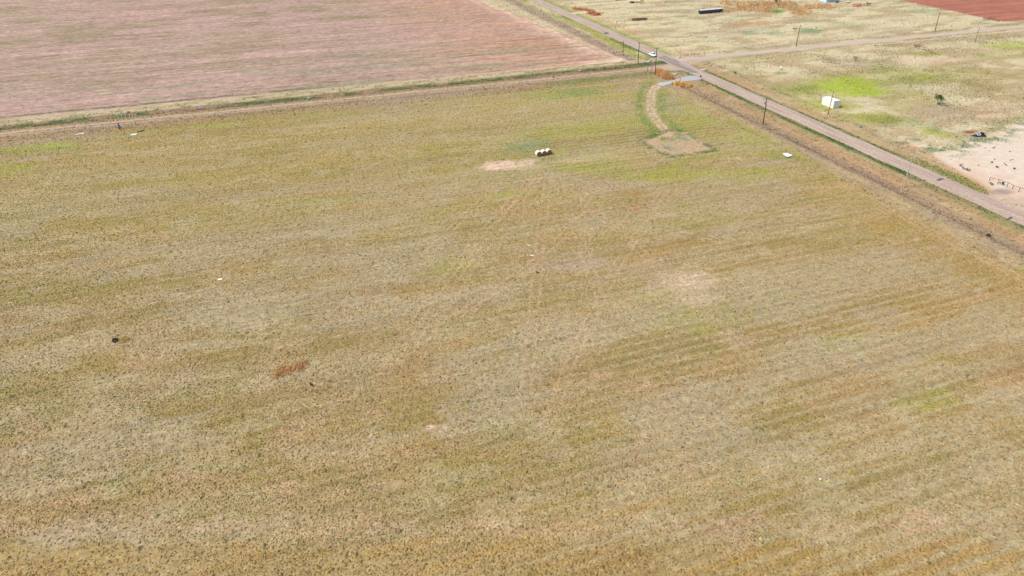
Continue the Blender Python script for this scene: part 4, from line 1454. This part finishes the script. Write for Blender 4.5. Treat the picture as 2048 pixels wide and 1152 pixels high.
OR, ORL, ORP = (.70, .40, .16), (.78, .53, .27), (.66, .36, .18)
weeds('dead_weed_clump', [(560, 747, 1), (552, 750, .6), (570, 742, 1), (583, 739, 1), (597, 735, 1), (606, 731, .7), (562, 738, .5), (600, 727, .5)], 'long clump of dead orange brown weeds alone in the open pasture', 'weeds', (.78, .50, .24), .42, 60, .6)
weeds('dead_weed_clump', [(246, 681, 1), (253, 679.5, .8)], 'pale yellow dry grass clump beside the old tyre', 'weeds', (.74, .56, .27), .35, 90, .40)
weeds('dead_weed_clump', [(1315, 145, 1), (1322, 149, 1), (1328, 152.5, 1), (1335, 155.5, 1), (1343, 156.5, 1), (1319, 143, .6), (1330, 149, .6)], 'row of tall orange dead weeds between the tall power pole and the driveway', 'weeds', OR, 1.2, 55, 1.2)
weeds('dead_weed_clump', [(1354, 168, 1), (1361, 168.5, 1), (1368, 170, 1), (1375, 172, .7)], 'tall orange dead weeds on the pasture side of the gravel driveway', 'weeds', (.76, .46, .17), 1.2, 60, 1.1)
weeds('dead_weed_clump', [(1153, 18.5, 1), (1162, 19.5, 1), (1170, 20, 1), (1178, 22, .9)], 'low rusty orange weeds beyond the pale field entrance', 'weeds', (.58, .27, .12), 1.0, 60, 1.6)
weeds('dead_weed_clump', [(1183, 27, 1), (1189, 29, 1), (1195, 30, .8)], 'taller rusty orange weeds on the near side of the pale field entrance', 'weeds', (.58, .28, .13), 1.4, 60, 1.4)
mass = []
for k in range(70):
    mass.append((random.uniform(1445, 1545), random.uniform(3, 24), .9))
for k in range(40):
    mass.append((random.uniform(1530, 1590), random.uniform(4, 19), .9))
for k in range(26):
    mass.append((random.uniform(1582, 1618), random.uniform(14, 30), .9))
for k in range(24):
    mass.append((random.uniform(1615, 1664), random.uniform(9, 17), .9))
weeds('dead_weeds', [(p[0], p[1], p[2]) for p in mass], 'broad mass of orange dead weeds in the far yard', 'weeds', (.66, .45, .24), .85, 42, 1.9, 'stuff', 6)
weeds('dead_weed_clump', [(1712, 13, 1), (1716, 12, 1), (1720, 11, 1)], 'pinkish dry weeds beside the small cart in the far yard', 'weeds', (.60, .38, .26), 1.2, 40, 1.2)


# ------------------------------------------------------------------ fences, posts and signs
def post(parent, x, y, h, r=.07, mat=None, name='post', lean=(0, 0)):
    return MB().tube((x, y, -.3), (x + lean[0], y + lean[1], h), r, r * .9, 7).build(name, mat or M_woodgrey, parent)


def fence(name, px_pts, label, cat, h, rails, mat, rail_r=.04, post_r=.06, px_posts=None):
    """posts at photograph feet, rails between neighbouring posts"""
    P_ = [at(*p) for p in px_pts]
    x0, y0 = P_[0]
    e = tag(empty(name, x0, y0, 0), label, cat)
    L_ = []
    for i, (x, y) in enumerate(P_):
        zz = gz(x, y) - e.location.z
        hh = h[i] if isinstance(h, (list, tuple)) else h
        MB().tube((x - x0, y - y0, zz - .3), (x - x0, y - y0, zz + hh), post_r, post_r * .9, 8).build('post', mat, e)
        L_.append((x - x0, y - y0, zz, hh))
    for i in range(len(L_) - 1):
        for f in rails:
            a, b_ = L_[i], L_[i + 1]
            MB().tube((a[0], a[1], a[2] + a[3] * f), (b_[0], b_[1], b_[2] + b_[3] * f), rail_r, None, 6).build('rail', mat, e)
    return e


fence('pipe_fence', [(1644.8, 124.5), (1657.5, 126.3), (1669, 127.3), (1679.5, 128)], 'rusty pipe rail fence section with a sagging end in the pasture', 'fence', [1.5, 1.5, 1.3, 1.5], (.12, .5, .97), M_rust, .05, .08)
fence('picket_fence', [(1684.5, 127), (1688.5, 126), (1692.5, 125.3), (1697, 124.6), (1702, 124)], 'thin leaning fence posts between the rail fence and the twiggy shrub', 'fence', [1.0, 1.2, 1.3, 1.0, 1.1], (.8,), M_woodgrey, .02, .05)
fence('pipe_fence', [(1978, 361), (1995, 368), (2013, 375), (2024.5, 378), (2037, 384), (2052, 388)], 'dark pipe fence with posts along the edge of the sand lot', 'fence', [.9, 1.35, 1.45, 1.1, 1.3, 1.2], (.97,), M_rustdk, .045, .075)
e = root('leaning_post', 1976.5, 359, 'white leaning post at the corner of the dark pipe fence', 'post')
MB().tube((0, 0, -.2), (.35, .1, 1.5), .07, .06, 8).build('shaft', M_whitedull, e)
MB().lathe([(.07, 1.44), (.08, 1.5), (0, 1.53)], 8, 'Z', (.35, .1, 0)).build('cap', M_rustdk, e)
fence('broken_fence', [(1828.5, 95), (1837, 99.5), (1846, 101.5), (1856, 104), (1872, 108.5)], 'collapsed rusty rail fence sloping down to the ground', 'fence', [1.7, 1.5, 1.5, 1.4, .4], (.95, .4), M_rust, .06, .08)
e = root('rail_pile', 1834, 93.5, 'tangle of brown rails heaped beside the collapsed fence', 'debris')
for k in range(9):
    a = random.uniform(-.6, .6)
    p = Vector((random.uniform(-1.5, 1.5), random.uniform(-1, 1), .15 + .12 * k))
    d = Vector((math.cos(a), math.sin(a), random.uniform(-.12, .2))) * random.uniform(1.2, 2)
    MB().tube(p - d, p + d, .06, None, 6).build('rail', M_rust, e)
fence('field_fence', [(1966, 38.5), (1979, 40.5), (1987, 42), (1998, 44)], 'dark low fence at the corner of the red field', 'fence', [.9, 1.6, 1.5, .9], (.45, .75), M_rustdk, .09, .11)
fence('gate_fence', [(1382.5, 109.5), (1388, 111.5), (1394.5, 113), (1401, 114), (1408, 112.5)], 'weathered grey corner fence of short posts by the dirt road', 'fence', [1.6, 1.4, 1.2, 1.0, 1.7], (.55, .9), M_woodgrey, .035, .09)
for (px, py, h, lab) in [(1295, 141, 1.4, 'dark wooden gate post beside the track on the pasture side'), (1304, 140, 1.5, 'dark wooden gate post near the tall power pole'),
                         (1150.5, 14.5, 1.7, 'dark wooden fence post among grey green weeds along the paved road'), (1233.5, 48, 1.7, 'lone dark fence post on the road bank below the rusty harrow'),
                         (1249.5, 45.5, 1.4, 'short fence post just in front of the rusty harrow'), (1443, 138, 1.6, 'grey post of a pair beside the green patch'),
                         (1448.5, 137, 1.8, 'taller grey post of the pair beside the green patch'), (1360, 163, 1.3, 'dark post standing in the orange weeds by the driveway'),
                         (1540, 136, 1.2, 'thin grey stake standing in pale grass near the white barrel'), (1508.5, 138, 1.2, 'thin grey stake standing between the green patches')]:
    e = root('fence_post', px, py, lab, 'post', RDIR, 'single fence posts')
    m_ = M_woodgrey if 'grey' in lab else M_wood
    MB().tube((0, 0, -.3), (random.uniform(-.05, .05), 0, h), .10, .085, 8).build('shaft', m_, e)
    MB().lathe([(.085, h - .01), (.09, h + .02), (0, h + .05)], 8).build('top', M_woodgrey, e)

# back of an octagonal traffic sign at the crossing
e = root('traffic_sign', 1399, 170, 'dark backed traffic sign on a thin post by the driveway', 'sign', RDIR + math.pi * .5)
hs = height_of(170, 151)
MB().box((0, 0, hs / 2 - .1), (.06, .05, hs + .2)).build('post', M_galv, e)
pl = MB()
oc = [(.40 * math.cos(math.pi / 8 + k * math.pi / 4), .40 * math.sin(math.pi / 8 + k * math.pi / 4)) for k in range(8)]
pl.add([(-.045, a, hs - .35 + b_) for a, b_ in oc] + [(-.035, a, hs - .35 + b_) for a, b_ in oc],
       [tuple(range(7, -1, -1)), tuple(range(8, 16))] + [(k, (k + 1) % 8, 8 + (k + 1) % 8, 8 + k) for k in range(8)])
pl.build('sign_plate', M_rock, e)

# crossed green street name blades (the lettering is too small to read in the photograph)
e = root('street_sign', 1717.5, 274, 'green street name sign with two crossed blades on the verge', 'sign', RDIR)
hs = height_of(274, 254)
MB().tube((0, 0, -.2), (0, 0, hs), .035, .03, 8).build('post', M_galv, e)
MB().box((0, 0, hs - .12), (1.15, .02, .24)).build('blade', M_green, e)
MB().box((0, 0, hs + .14), (.02, 1.15, .24)).build('blade', M_green, e)
MB().box((0, 0, hs + .01), (.09, .09, .06)).build('bracket', M_galv, e)

# ------------------------------------------------------------------ culvert ends at the crossing
for (px, py, rz, lab, ln) in [(1299, 123.5, .35, 'pale concrete culvert end by the pole near the white car', 2.6), (1352, 148, .2, 'pale concrete culvert end between the track mouth and the driveway', 3.0),
                              (1409.5, 140, -.1, 'pale concrete culvert end on the green corner across the road', 3.0), (1358, 115.5, .3, 'small pale concrete culvert end beside the fenced corner', 2.0),
                              (1354, 155.5, .3, 'low concrete culvert end beside the gravel driveway', 2.0)]:
    e = root('culvert_end', px, py, lab, 'culvert', RDIR + rz, 'concrete culvert ends')
    c = MB()
    ri, ro, n = .34, .44, 14
    vs, fs = [], []
    for xx in (-ln / 2, ln / 2):
        for r_ in (ro, ri):
            for k in range(n + 1):
                a = math.pi * k / n
                vs.append((xx, r_ * math.cos(a), r_ * math.sin(a)))
    m = n + 1
    for k in range(n):
        fs += [(k, k + 1, 2 * m + k + 1, 2 * m + k), (m + k + 1, m + k, 3 * m + k, 3 * m + k + 1), (k + 1, k, m + k, m + k + 1), (2 * m + k, 2 * m + k + 1, 3 * m + k + 1, 3 * m + k)]
    c.add(vs, fs, True)
    c.build('pipe', M_conc, e)
    for sgn in (-1, 1):
        MB().box((sgn * (ln / 2 + .12), 0, .12), (.22, 1.5, .5)).build('headwall', M_conc, e)

# ------------------------------------------------------------------ far yard: tank, harrow, trailers, shed, debris
x0, y0 = at(1398, 28)
x1, y1 = at(1443, 24)
ang = math.atan2(y1 - y0, x1 - x0)
e = tag(empty('storage_tank', x0, y0, ang), 'long dark steel tank with sky sheen painted on its top lying beside orange weeds', 'tank')
Lt, Rt = math.hypot(x1 - x0, y1 - y0), 1.02
MB().lathe([(0, -.28), (Rt * .6, -.2), (Rt * .9, -.07), (Rt, 0), (Rt, Lt), (Rt * .9, Lt + .07), (Rt * .6, Lt + .2), (0, Lt + .28)], 28, 'X', (0, 0, Rt + .22)).build('shell', M_tank, e)
tp = MB()
vs, fs = [], []
for xx in (.05, Lt - .05):
    for k in range(11):
        a = math.radians(42 + 96 * k / 10)
        vs.append((xx, (Rt + .012) * math.cos(a), (Rt + .012) * math.sin(a) + Rt + .22))
fs = [(k, k + 1, 11 + k + 1, 11 + k) for k in range(10)]
tp.add(vs, fs, True).build('painted_sheen', M_tanksheen, e)  # pale strip over the dark shell: its sky-lit top painted in as colour
for f in (.12, .5, .88):
    MB().box((Lt * f, 0, .2), (.35, 1.7, .5)).build('saddle', M_rustdk, e)
MB().lathe([(.30, 0), (.30, .22), (.36, .23), (.36, .3), (0, .33)], 14, 'Z', (2.6, .5, 2 * Rt + .12)).build('manhole', M_tank, e)
MB().tube((2.9, .5, 2 * Rt + .35), (4.2, .5, 2 * Rt + .30), .06, None, 8).build('vent_pipe', M_tank, e)
for xx in (3.0, 6.5, 11):
    MB().lathe([(Rt + .02, xx - .05), (Rt + .03, xx), (Rt + .02, xx + .05)], 28, 'X', (0, 0, Rt + .22)).build('band', M_tank, e)

x0, y0 = at(1258, 42)
x1, y1 = at(1297, 40)
ang = math.atan2(y1 - y0, x1 - x0)
e = tag(empty('disc_harrow', x0, y0, ang), 'rusty brown disc harrow lying in the far pasture', 'farm implement')
Lh = math.hypot(x1 - x0, y1 - y0)
for yy, z in ((0, .9), (1.3, .9)):
    MB().box((Lh * .55, yy, z), (Lh * .8, .16, .18)).build('beam', M_rustdk, e)
for f in (.18, .4, .6, .8, .93):
    MB().box((Lh * f, .65, .9), (.14, 1.5, .16)).build('cross_member', M_rustdk, e)
for yy in (0, 1.3):
    for k in range(16):
        MB().lathe([(0, 0), (.3, .06), (.42, .13), (.40, .14), (.28, .08), (0, .02)], 12, 'X', (Lh * .2 + k * Lh * .045, yy, .40)).build('disc', M_rust, e)
    MB().tube((Lh * .18, yy, .40), (Lh * .92, yy, .40), .05, None, 6).build('axle', M_rustdk, e)
MB().bar((Lh * .18, .65, .8), (-.2, .65, .35), .12).build('drawbar', M_rust, e)
for f in (.3, .7):
    MB().bar((Lh * f, .65, .95), (Lh * f, .65, 1.5), .1).build('lift_arm', M_rust, e)


def trailer(px0, px1, py, label, mat_deck, extra=False):
    x0, y0 = at(px0, py)
    x1, y1 = at(px1, py - .6)
    e = tag(empty('flatbed_trailer', x0, y0, math.atan2(y1 - y0, x1 - x0)), label, 'trailer')
    Lq = math.hypot(x1 - x0, y1 - y0)
    for k in range(8):
        MB().box((Lq / 2, .15 + .28 * k, 1.12), (Lq, .25, .07)).build('deck_board', mat_deck, e)
    for yy in (.35, 1.95):
        MB().box((Lq / 2, yy, .96), (Lq * .97, .14, .22)).build('chassis_beam', M_rustdk, e)
    for f in (.12, .5, .88):
        MB().box((Lq * f, 1.15, .95), (.1, 1.5, .16)).build('cross_member', M_rustdk, e)
    for f in (.28, .38):
        for yy in (.1, 2.2):
            w = MB().lathe([(.22, -.12), (.40, -.12), (.43, -.07), (.43, .07), (.40, .12), (.22, .12)], 16, 'Y', (Lq * f, yy, .43)).build('wheel', M_black, e)
            MB().lathe([(.22, -.06), (.05, -.08), (0, -.08)], 12, 'Y', (Lq * f, yy, .43)).build('rim', M_rust, w)
        MB().tube((Lq * f, .1, .43), (Lq * f, 2.2, .43), .06, None, 8).build('axle', M_rustdk, e)
    MB().bar((Lq, 1.15, .95), (Lq + 1.4, 1.15, .7), .13).build('drawbar', M_rustdk, e)
    MB().bar((Lq * .95, .5, .9), (Lq * .95, .5, 0), .09).build('jack_leg', M_rustdk, e)
    if extra:
        MB().box((Lq + .1, 1.1, 1.45), (2.0, 2.2, .5)).build('toolbox', M_yellow, e)
        MB().box((Lq + .1, 1.1, 1.72), (2.05, 2.25, .05)).build('toolbox_lid', M_yellow, e)


trailer(1257, 1283, 6.5, 'pale decked flatbed trailer with a yellow box in the far yard', M_deck, True)
trailer(1228, 1250, 1.0, 'dark flatbed trailer parked behind the pale decked one', M_rust)

# light blue shed whose foot shows at the top edge
x0, y0 = at(1652, 5)
e = tag(empty('storage_shed', x0, y0, RDIR), 'light blue metal shed at the far edge of the weedy yard', 'shed')
Ls, Ws, Hs = 9.0, 6.0, 3.0
for i in range(18):
    MB().box((Ls * (i + .5) / 18, 0, Hs / 2), (Ls / 18 - .04, .08 + .02 * (i % 2), Hs)).build('siding_panel', M_lightblue, e)
for yy in (Ws,):
    MB().box((Ls / 2, yy, Hs / 2), (Ls, .1, Hs)).build('back_wall', M_lightblue, e)
for xx in (0.05, Ls - .05):
    MB().add([(xx, .06, 0), (xx, Ws - .06, 0), (xx, Ws - .06, Hs), (xx, Ws / 2, Hs + 1.0), (xx, .06, Hs)], [(0, 1, 2, 3, 4)]).build('gable_wall', M_lightblue, e)
for sgn in (0, 1):
    ya, yb = (-.3, Ws / 2) if sgn == 0 else (Ws + .3, Ws / 2)
    MB().add([(-.3, ya, Hs - .05), (Ls + .3, ya, Hs - .05), (Ls + .3, yb, Hs + 1.06), (-.3, yb, Hs + 1.06), (-.3, ya, Hs - .11), (Ls + .3, ya, Hs - .11), (Ls + .3, yb, Hs + 1.0), (-.3, yb, Hs + 1.0)],
             [(0, 1, 2, 3), (7, 6, 5, 4), (0, 4, 5, 1), (1, 5, 6, 2), (3, 2, 6, 7), (0, 3, 7, 4)]).build('roof_sheet', M_galv, e)
d = MB().box((Ls * .42, -.07, 1.15), (2.4, .06, 2.3)).build('door', M_galv, e)
MB().box((Ls * .42 + .9, -.12, 1.1), (.08, .06, .3)).build('handle', M_trim, d)
e = root('tyre_stack', 1673, 5.5, 'black tyres heaped in front of the light blue shed', 'tyres')
for (a, b_, z, t) in [(0, 0, .14, 0), (.1, .05, .40, .1), (1.1, .3, .14, 0), (.75, .1, .58, .9)]:
    MB().torus((a, b_, z), .38, .15, 18, 8, Matrix.Rotation(t, 3, 'Y')).build('tyre', M_black, e)
e = root('cart', 1695, 6, 'small white railed cart beside the light blue shed', 'cart')
MB().box((0, 0, .7), (2.6, 1.4, .1)).build('bed', M_whitedull, e)
for a in (-1.25, 0, 1.25):
    for b_ in (-.65, .65):
        MB().bar((a, b_, .7), (a, b_, 1.5), .07).build('upright', M_whitedull, e)
for b_ in (-.65, .65):
    MB().bar((-1.25, b_, 1.5), (1.25, b_, 1.5), .07).build('rail', M_whitedull, e)
    MB().lathe([(.14, -.08), (.30, -.08), (.32, 0), (.30, .08), (.14, .08)], 14, 'Y', (0, b_ * 1.25, .32)).build('wheel', M_black, e)
MB().bar((1.3, 0, .7), (2.4, 0, .35), .08).build('drawbar', M_rustdk, e)
e = root('scrap_heap', 1506, 11, 'black and white scrap boards scattered in the orange weeds', 'debris')
for k in range(9):
    a = random.uniform(-3.2, 3.2)
    rot = Matrix.Rotation(random.uniform(0, 3), 3, 'Z') @ Matrix.Rotation(random.uniform(-.3, .3), 3, 'X')
    MB().box((a, random.uniform(-1.8, 1.8), .45 + .1 * random.random()), (random.uniform(.8, 2), random.uniform(.5, 1), .1), rot).build('board', (M_black, M_whitedull, M_trim)[k % 3], e)
for k in range(2):
    MB().torus((-1.5 + k * 1.2, -.5, .5), .5, .22, 18, 8).build('tyre', M_black, e)
e = root('plank', 1587, 11.5, 'pale plank lying across the orange weeds', 'plank')
MB().box((0, 0, .75), (3.0, .4, .08), Matrix.Rotation(.08, 3, 'Y')).build('board', M_woodpale, e)
for a in (-1, 1):
    MB().box((a, 0, .33), (.2, .3, .7)).build('support_block', M_woodpale, e)

# ------------------------------------------------------------------ white barrel stand in the right pasture
e = root('barrel_stand', 1561.5, 140, 'white barrel on a dark stand with a grey pipe in the pasture', 'barrel')
MB().lathe([(0, .65), (.38, .66), (.42, .75), (.43, 1.1), (.42, 1.45), (.38, 1.52), (0, 1.53)], 18).build('barrel', M_white, e)
for a in (-.3, .3):
    for b_ in (-.3, .3):
        MB().bar((a, b_, -.1), (a * .8, b_ * .8, .66), .08).build('leg', M_rustdk, e)
MB().tube((.25, .45, -.2), (.28, .45, 2.3), .05, None, 8).build('pipe', M_galv, e)


# ------------------------------------------------------------------ black heap by the hole
def heap():
    x, y = at(1957, 272)
    e = tag(empty('plastic_heap', x, y, math.radians(4)), 'shiny black plastic heap with a ring beside the red brown hole', 'heap')
    n, m = 56, 30
    U, V_ = np.meshgrid(np.linspace(-2.6, 2.3, n), np.linspace(-1.1, 1.3, m))
    env = np.clip(1 - (np.abs(V_) / (1.15 * np.clip((U + 2.75) / 1.6, .12, 1) * np.clip((2.45 - U) / .5, .1, 1))) ** 2, 0, 1)
    hgt = .30 * np.clip((U + 2.7) / 1.5, 0, 1) + .62 * np.exp(-((U - 1.0) / .85) ** 2) + .30 * np.exp(-((U + .4) / .6) ** 2)
    Zh = env ** .6 * hgt * (1 + .5 * (fbm(U * 2.6 + 50, V_ * 2.6 + 50, 400, 3) - .5)) + .10 * env * (fbm(U * 6 + 9, V_ * 6 + 9, 401, 2) - .5) - .03
    vs = np.stack([U, V_, Zh], -1).reshape(-1, 3)
    ii = np.arange(n * m).reshape(m, n)
    fq = np.stack([ii[:-1, :-1], ii[:-1, 1:], ii[1:, 1:], ii[1:, :-1]], -1).reshape(-1, 4)
    ez = env.ravel()
    fq = fq[(ez[fq] > 0).any(1)]
    link(bpy.data.objects.new('sheet', np_mesh('sheet', vs, fq, M_blackgl, None, True)), e)
    MB().torus((-.25, -.25, .62), .55, .16, 26, 8, Matrix.Rotation(.35, 3, 'X')).build('ring', M_galv, e)
    MB().torus((1.0, 0, .95), .45, .17, 24, 8, Matrix.Rotation(.2, 3, 'Y')).build('tyre', M_black, e)


heap()

# ------------------------------------------------------------------ old tyre and litter in the fields
e = root('old_tyre', 231, 682, 'old black tyre lying in the pasture beside pale dry grass', 'tyre', .4)
t_ = MB().lathe([(.30, -.13), (.48, -.15), (.56, -.09), (.57, 0), (.56, .09), (.48, .15), (.30, .13), (.27, 0), (.30, -.13)], 28, 'Z', (0, 0, .18)).build('tyre', M_black, e)
for k in range(28):
    a = 2 * math.pi * k / 28
    MB().box((.565 * math.cos(a), .565 * math.sin(a), .18), (.03, .05, .2), Matrix.Rotation(a, 3, 'Z')).build('tread_block', M_black, t_)
t_.rotation_euler = (.18, .1, 0)


def sheet(px, py, w, d, label, mat, cat='sheet', rz=0.0, lift=.05, seed=0, name='scrap_sheet', peak=.12):
    """crumpled sheet with ragged outline and thickness"""
    x, y = at(px, py)
    e = tag(empty(name, x, y, rz), label, cat)
    n = 12
    U, V_ = np.meshgrid(np.linspace(-.5, .5, n), np.linspace(-.5, .5, n))
    X = U * w * (1 + .35 * (fbm(V_ * 3 + seed, U * 0 + 3, 500 + seed, 2) - .5))
    Y = V_ * d * (1 + .5 * (fbm(U * 3 + seed, V_ * 0 + 7, 520 + seed, 2) - .5))
    Zs = lift + peak * fbm(U * 3 + 20, V_ * 3 + 20, 540 + seed, 3)
    top = np.stack([X, Y, Zs], -1).reshape(-1, 3)
    bot = top - np.array([0, 0, .02])
    ii = np.arange(n * n).reshape(n, n)
    fq = np.stack([ii[:-1, :-1], ii[:-1, 1:], ii[1:, 1:], ii[1:, :-1]], -1).reshape(-1, 4)
    loop = list(ii[0, :]) + list(ii[1:, -1]) + list(ii[-1, -2::-1]) + list(ii[-2:0:-1, 0])
    sk = np.array([(a, a + n * n, b_ + n * n, b_) for a, b_ in zip(loop, loop[1:] + loop[:1])])
    link(bpy.data.objects.new('sheet', np_mesh('sheet', np.concatenate([top, bot]), np.concatenate([fq, fq[:, ::-1] + n * n, sk]), mat)), e)
    return e


e = sheet(1575, 311.5, 1.9, 2.6, 'crumpled white metal sheet lying in the pasture near the road verge', M_white, 'sheet', .15, .12, 3, peak=.35)
MB().box((-.9, .3, .25), (.5, .6, .05), Matrix.Rotation(.4, 3, 'X')).build('torn_flap', M_white, e)
MB().box((.5, 1.2, .15), (.9, .15, .25)).build('dark_edge', M_rustdk, e)
sheet(440, 559.5, .85, .65, 'small white board lying alone in the open pasture', M_white, 'board', .3, .10, 5, 'white_board', .06)
sheet(1064, 511.5, .75, .4, 'little white scrap lying in the middle pasture, brighter of a pair', M_white, 'scrap', -.4, .10, 6, 'white_scrap', .06)
sheet(1058, 491, .7, .3, 'little dull white scrap lying beyond the brighter one', M_whitedull, 'scrap', -.4, .08, 7, 'white_scrap', .05)
sheet(267.5, 269.5, 1.7, 1.5, 'pale green flat lid lying on the pasture edge by the blue valve', M_palegreen, 'lid', .2, .10, 8, 'pale_lid', .08)
sheet(1640, 959, .30, .22, 'tiny white scrap on a pale spot of the pasture', M_white, 'scrap', .6, .08, 9, 'white_scrap', .05)
sheet(1940, 935, .26, .18, 'tiny white scrap on a grey spot of the pasture', M_whitedull, 'scrap', .2, .08, 10, 'white_scrap', .05)
sheet(402, 218.5, 1.2, 1.0, 'crumpled blue plastic bag caught in the ditch weeds', M_bluebag, 'bag', .3, .5, 11, 'plastic_bag', .7)
sheet(617, 200, .9, .8, 'pale blue plastic bag caught in the green ditch weeds', M_lightblue, 'bag', .9, .5, 12, 'plastic_bag', .6)
sheet(1159, 142, .8, .6, 'small white bag in the ditch weeds near the crossing', M_whitedull, 'bag', .2, .4, 13, 'plastic_bag', .4)
sheet(1169, 31.5, .9, .7, 'small white bag on the green verge by the field entrance', M_white, 'bag', .2, .2, 14, 'plastic_bag', .4)
e = sheet(160, 268.5, 2.4, .7, 'white board lying along the edge of the red dug soil', M_whitedull, 'board', RDIR + .25, .12, 15, 'white_board', .05)
e = root('old_tyre', 1978, 469.5, 'black tyre fragment lying in the roadside ditch', 'tyre', .2)
MB().torus((0, 0, .22), .38, .15, 20, 8, Matrix.Rotation(.5, 3, 'X')).build('tyre', M_black, e)
MB().box((-.45, .1, .2), (.5, .2, .1), Matrix.Rotation(.3, 3, 'Z')).build('torn_tread', M_black, e)
for (px, py, q) in [(277.5, 263.7, 1.1), (282, 263.6, 1.0), (285, 262.2, 1.25)]:
    e = root('soil_clod', px, py, 'dark clod in a short row at the pasture edge', 'clod', RDIR, 'dark clods in a row')
    vs, fs = [], []
    for j in range(6):
        for k in range(10):
            a, b_ = 2 * math.pi * k / 10, math.pi * .5 * j / 5
            rr = .40 * q * random.uniform(.85, 1.1)
            vs.append((rr * math.cos(a) * math.cos(b_), rr * .8 * math.sin(a) * math.cos(b_), rr * .8 * math.sin(b_) - .04))
    for j in range(5):
        for k in range(10):
            fs.append((j * 10 + k, j * 10 + (k + 1) % 10, (j + 1) * 10 + (k + 1) % 10, (j + 1) * 10 + k))
    MB().add(vs, fs).build('lump', M_rock, e)


# ------------------------------------------------------------------ marker posts and valve around the dug soil
def barrier(px, py, w, h, legs, label, mat=None, top=True):
    e = root('pipe_barrier', px, py, label, 'barrier')
    for k in range(legs):
        a = w * (k / max(1, legs - 1) - .5)
        lg = MB().tube((a, 0, -.3), (a, 0, h * (1 if k % 2 == 0 else .94)), .085, None, 10).build('leg', mat or M_white, e)
        MB().lathe([(.085, h * (1 if k % 2 == 0 else .94) - .01), (.07, h + .04), (0, h + .06)], 10, 'Z', (a, 0, 0)).build('cap', M_whitedull, lg)
    if top:
        MB().tube((-w / 2 - .1, .02, h + .02), (w / 2 + .1, .02, h + .02), .07, None, 10).build('top_rail', M_galv, e)
    return e


barrier(185, 262.5, 2.1, 1.35, 3, 'white pipe barrier with three legs and grey top rail in red soil')
barrier(211.3, 260.5, .1, 1.6, 1, 'single white marker post taller than its neighbour in red soil', None, False)
barrier(217.5, 259.5, .5, 1.1, 2, 'pair of short white pipe stubs next to the tall marker post', None, True)
barrier(244.5, 236.5, 2.4, 1.35, 3, 'white pipe barrier on the pale soil across the track from the blue valve')
barrier(266, 235, 1.9, 1.2, 3, 'low white pipe barrier behind the orange marker')
e = root('pipe_valve', 239.8, 258.5, 'blue valve riser with handwheel standing in dug red soil', 'valve')
MB().tube((0, 0, -.3), (0, 0, 1.2), .14, .14, 12).build('riser', M_blue, e)
for z in (.35, .95):
    MB().lathe([(.15, z), (.26, z), (.26, z + .09), (.15, z + .09)], 16).build('flange', M_blue, e)
b_ = MB().lathe([(.14, 1.2), (.30, 1.28), (.32, 1.5), (.2, 1.7), (.06, 1.75), (.06, 2.0)], 14).build('bonnet', M_blue, e)
MB().torus((0, 0, 2.0), .38, .05, 22, 6).build('handwheel', M_trim, e)
for k in range(4):
    a = k * math.pi / 2
    MB().tube((0, 0, 2.0), (.38 * math.cos(a), .38 * math.sin(a), 2.0), .03, None, 6).build('spoke', M_trim, e)
MB().tube((-.7, 0, .6), (.7, 0, .6), .12, None, 12).build('cross_pipe', M_blue, e)
e = root('marker_sign', 259.5, 233.5, 'orange warning marker on a white post beside the ploughed field', 'marker')
MB().tube((0, 0, -.3), (0, 0, 1.9), .06, None, 8).build('post', M_white, e)
MB().add([(0, -.09, 1.05), (.55, -.09, 1.6), (0, -.09, 2.15), (-.55, -.09, 1.6), (0, -.06, 1.05), (.55, -.06, 1.6), (0, -.06, 2.15), (-.55, -.06, 1.6)],
         [(0, 1, 2, 3), (7, 6, 5, 4), (0, 4, 5, 1), (1, 5, 6, 2), (2, 6, 7, 3), (3, 7, 4, 0)]).build('plate', M_orangep, e)
MB().box((.45, -.02, 1.75), (.5, .02, .35), Matrix.Rotation(.2, 3, 'Y')).build('flag', M_orangep, e)
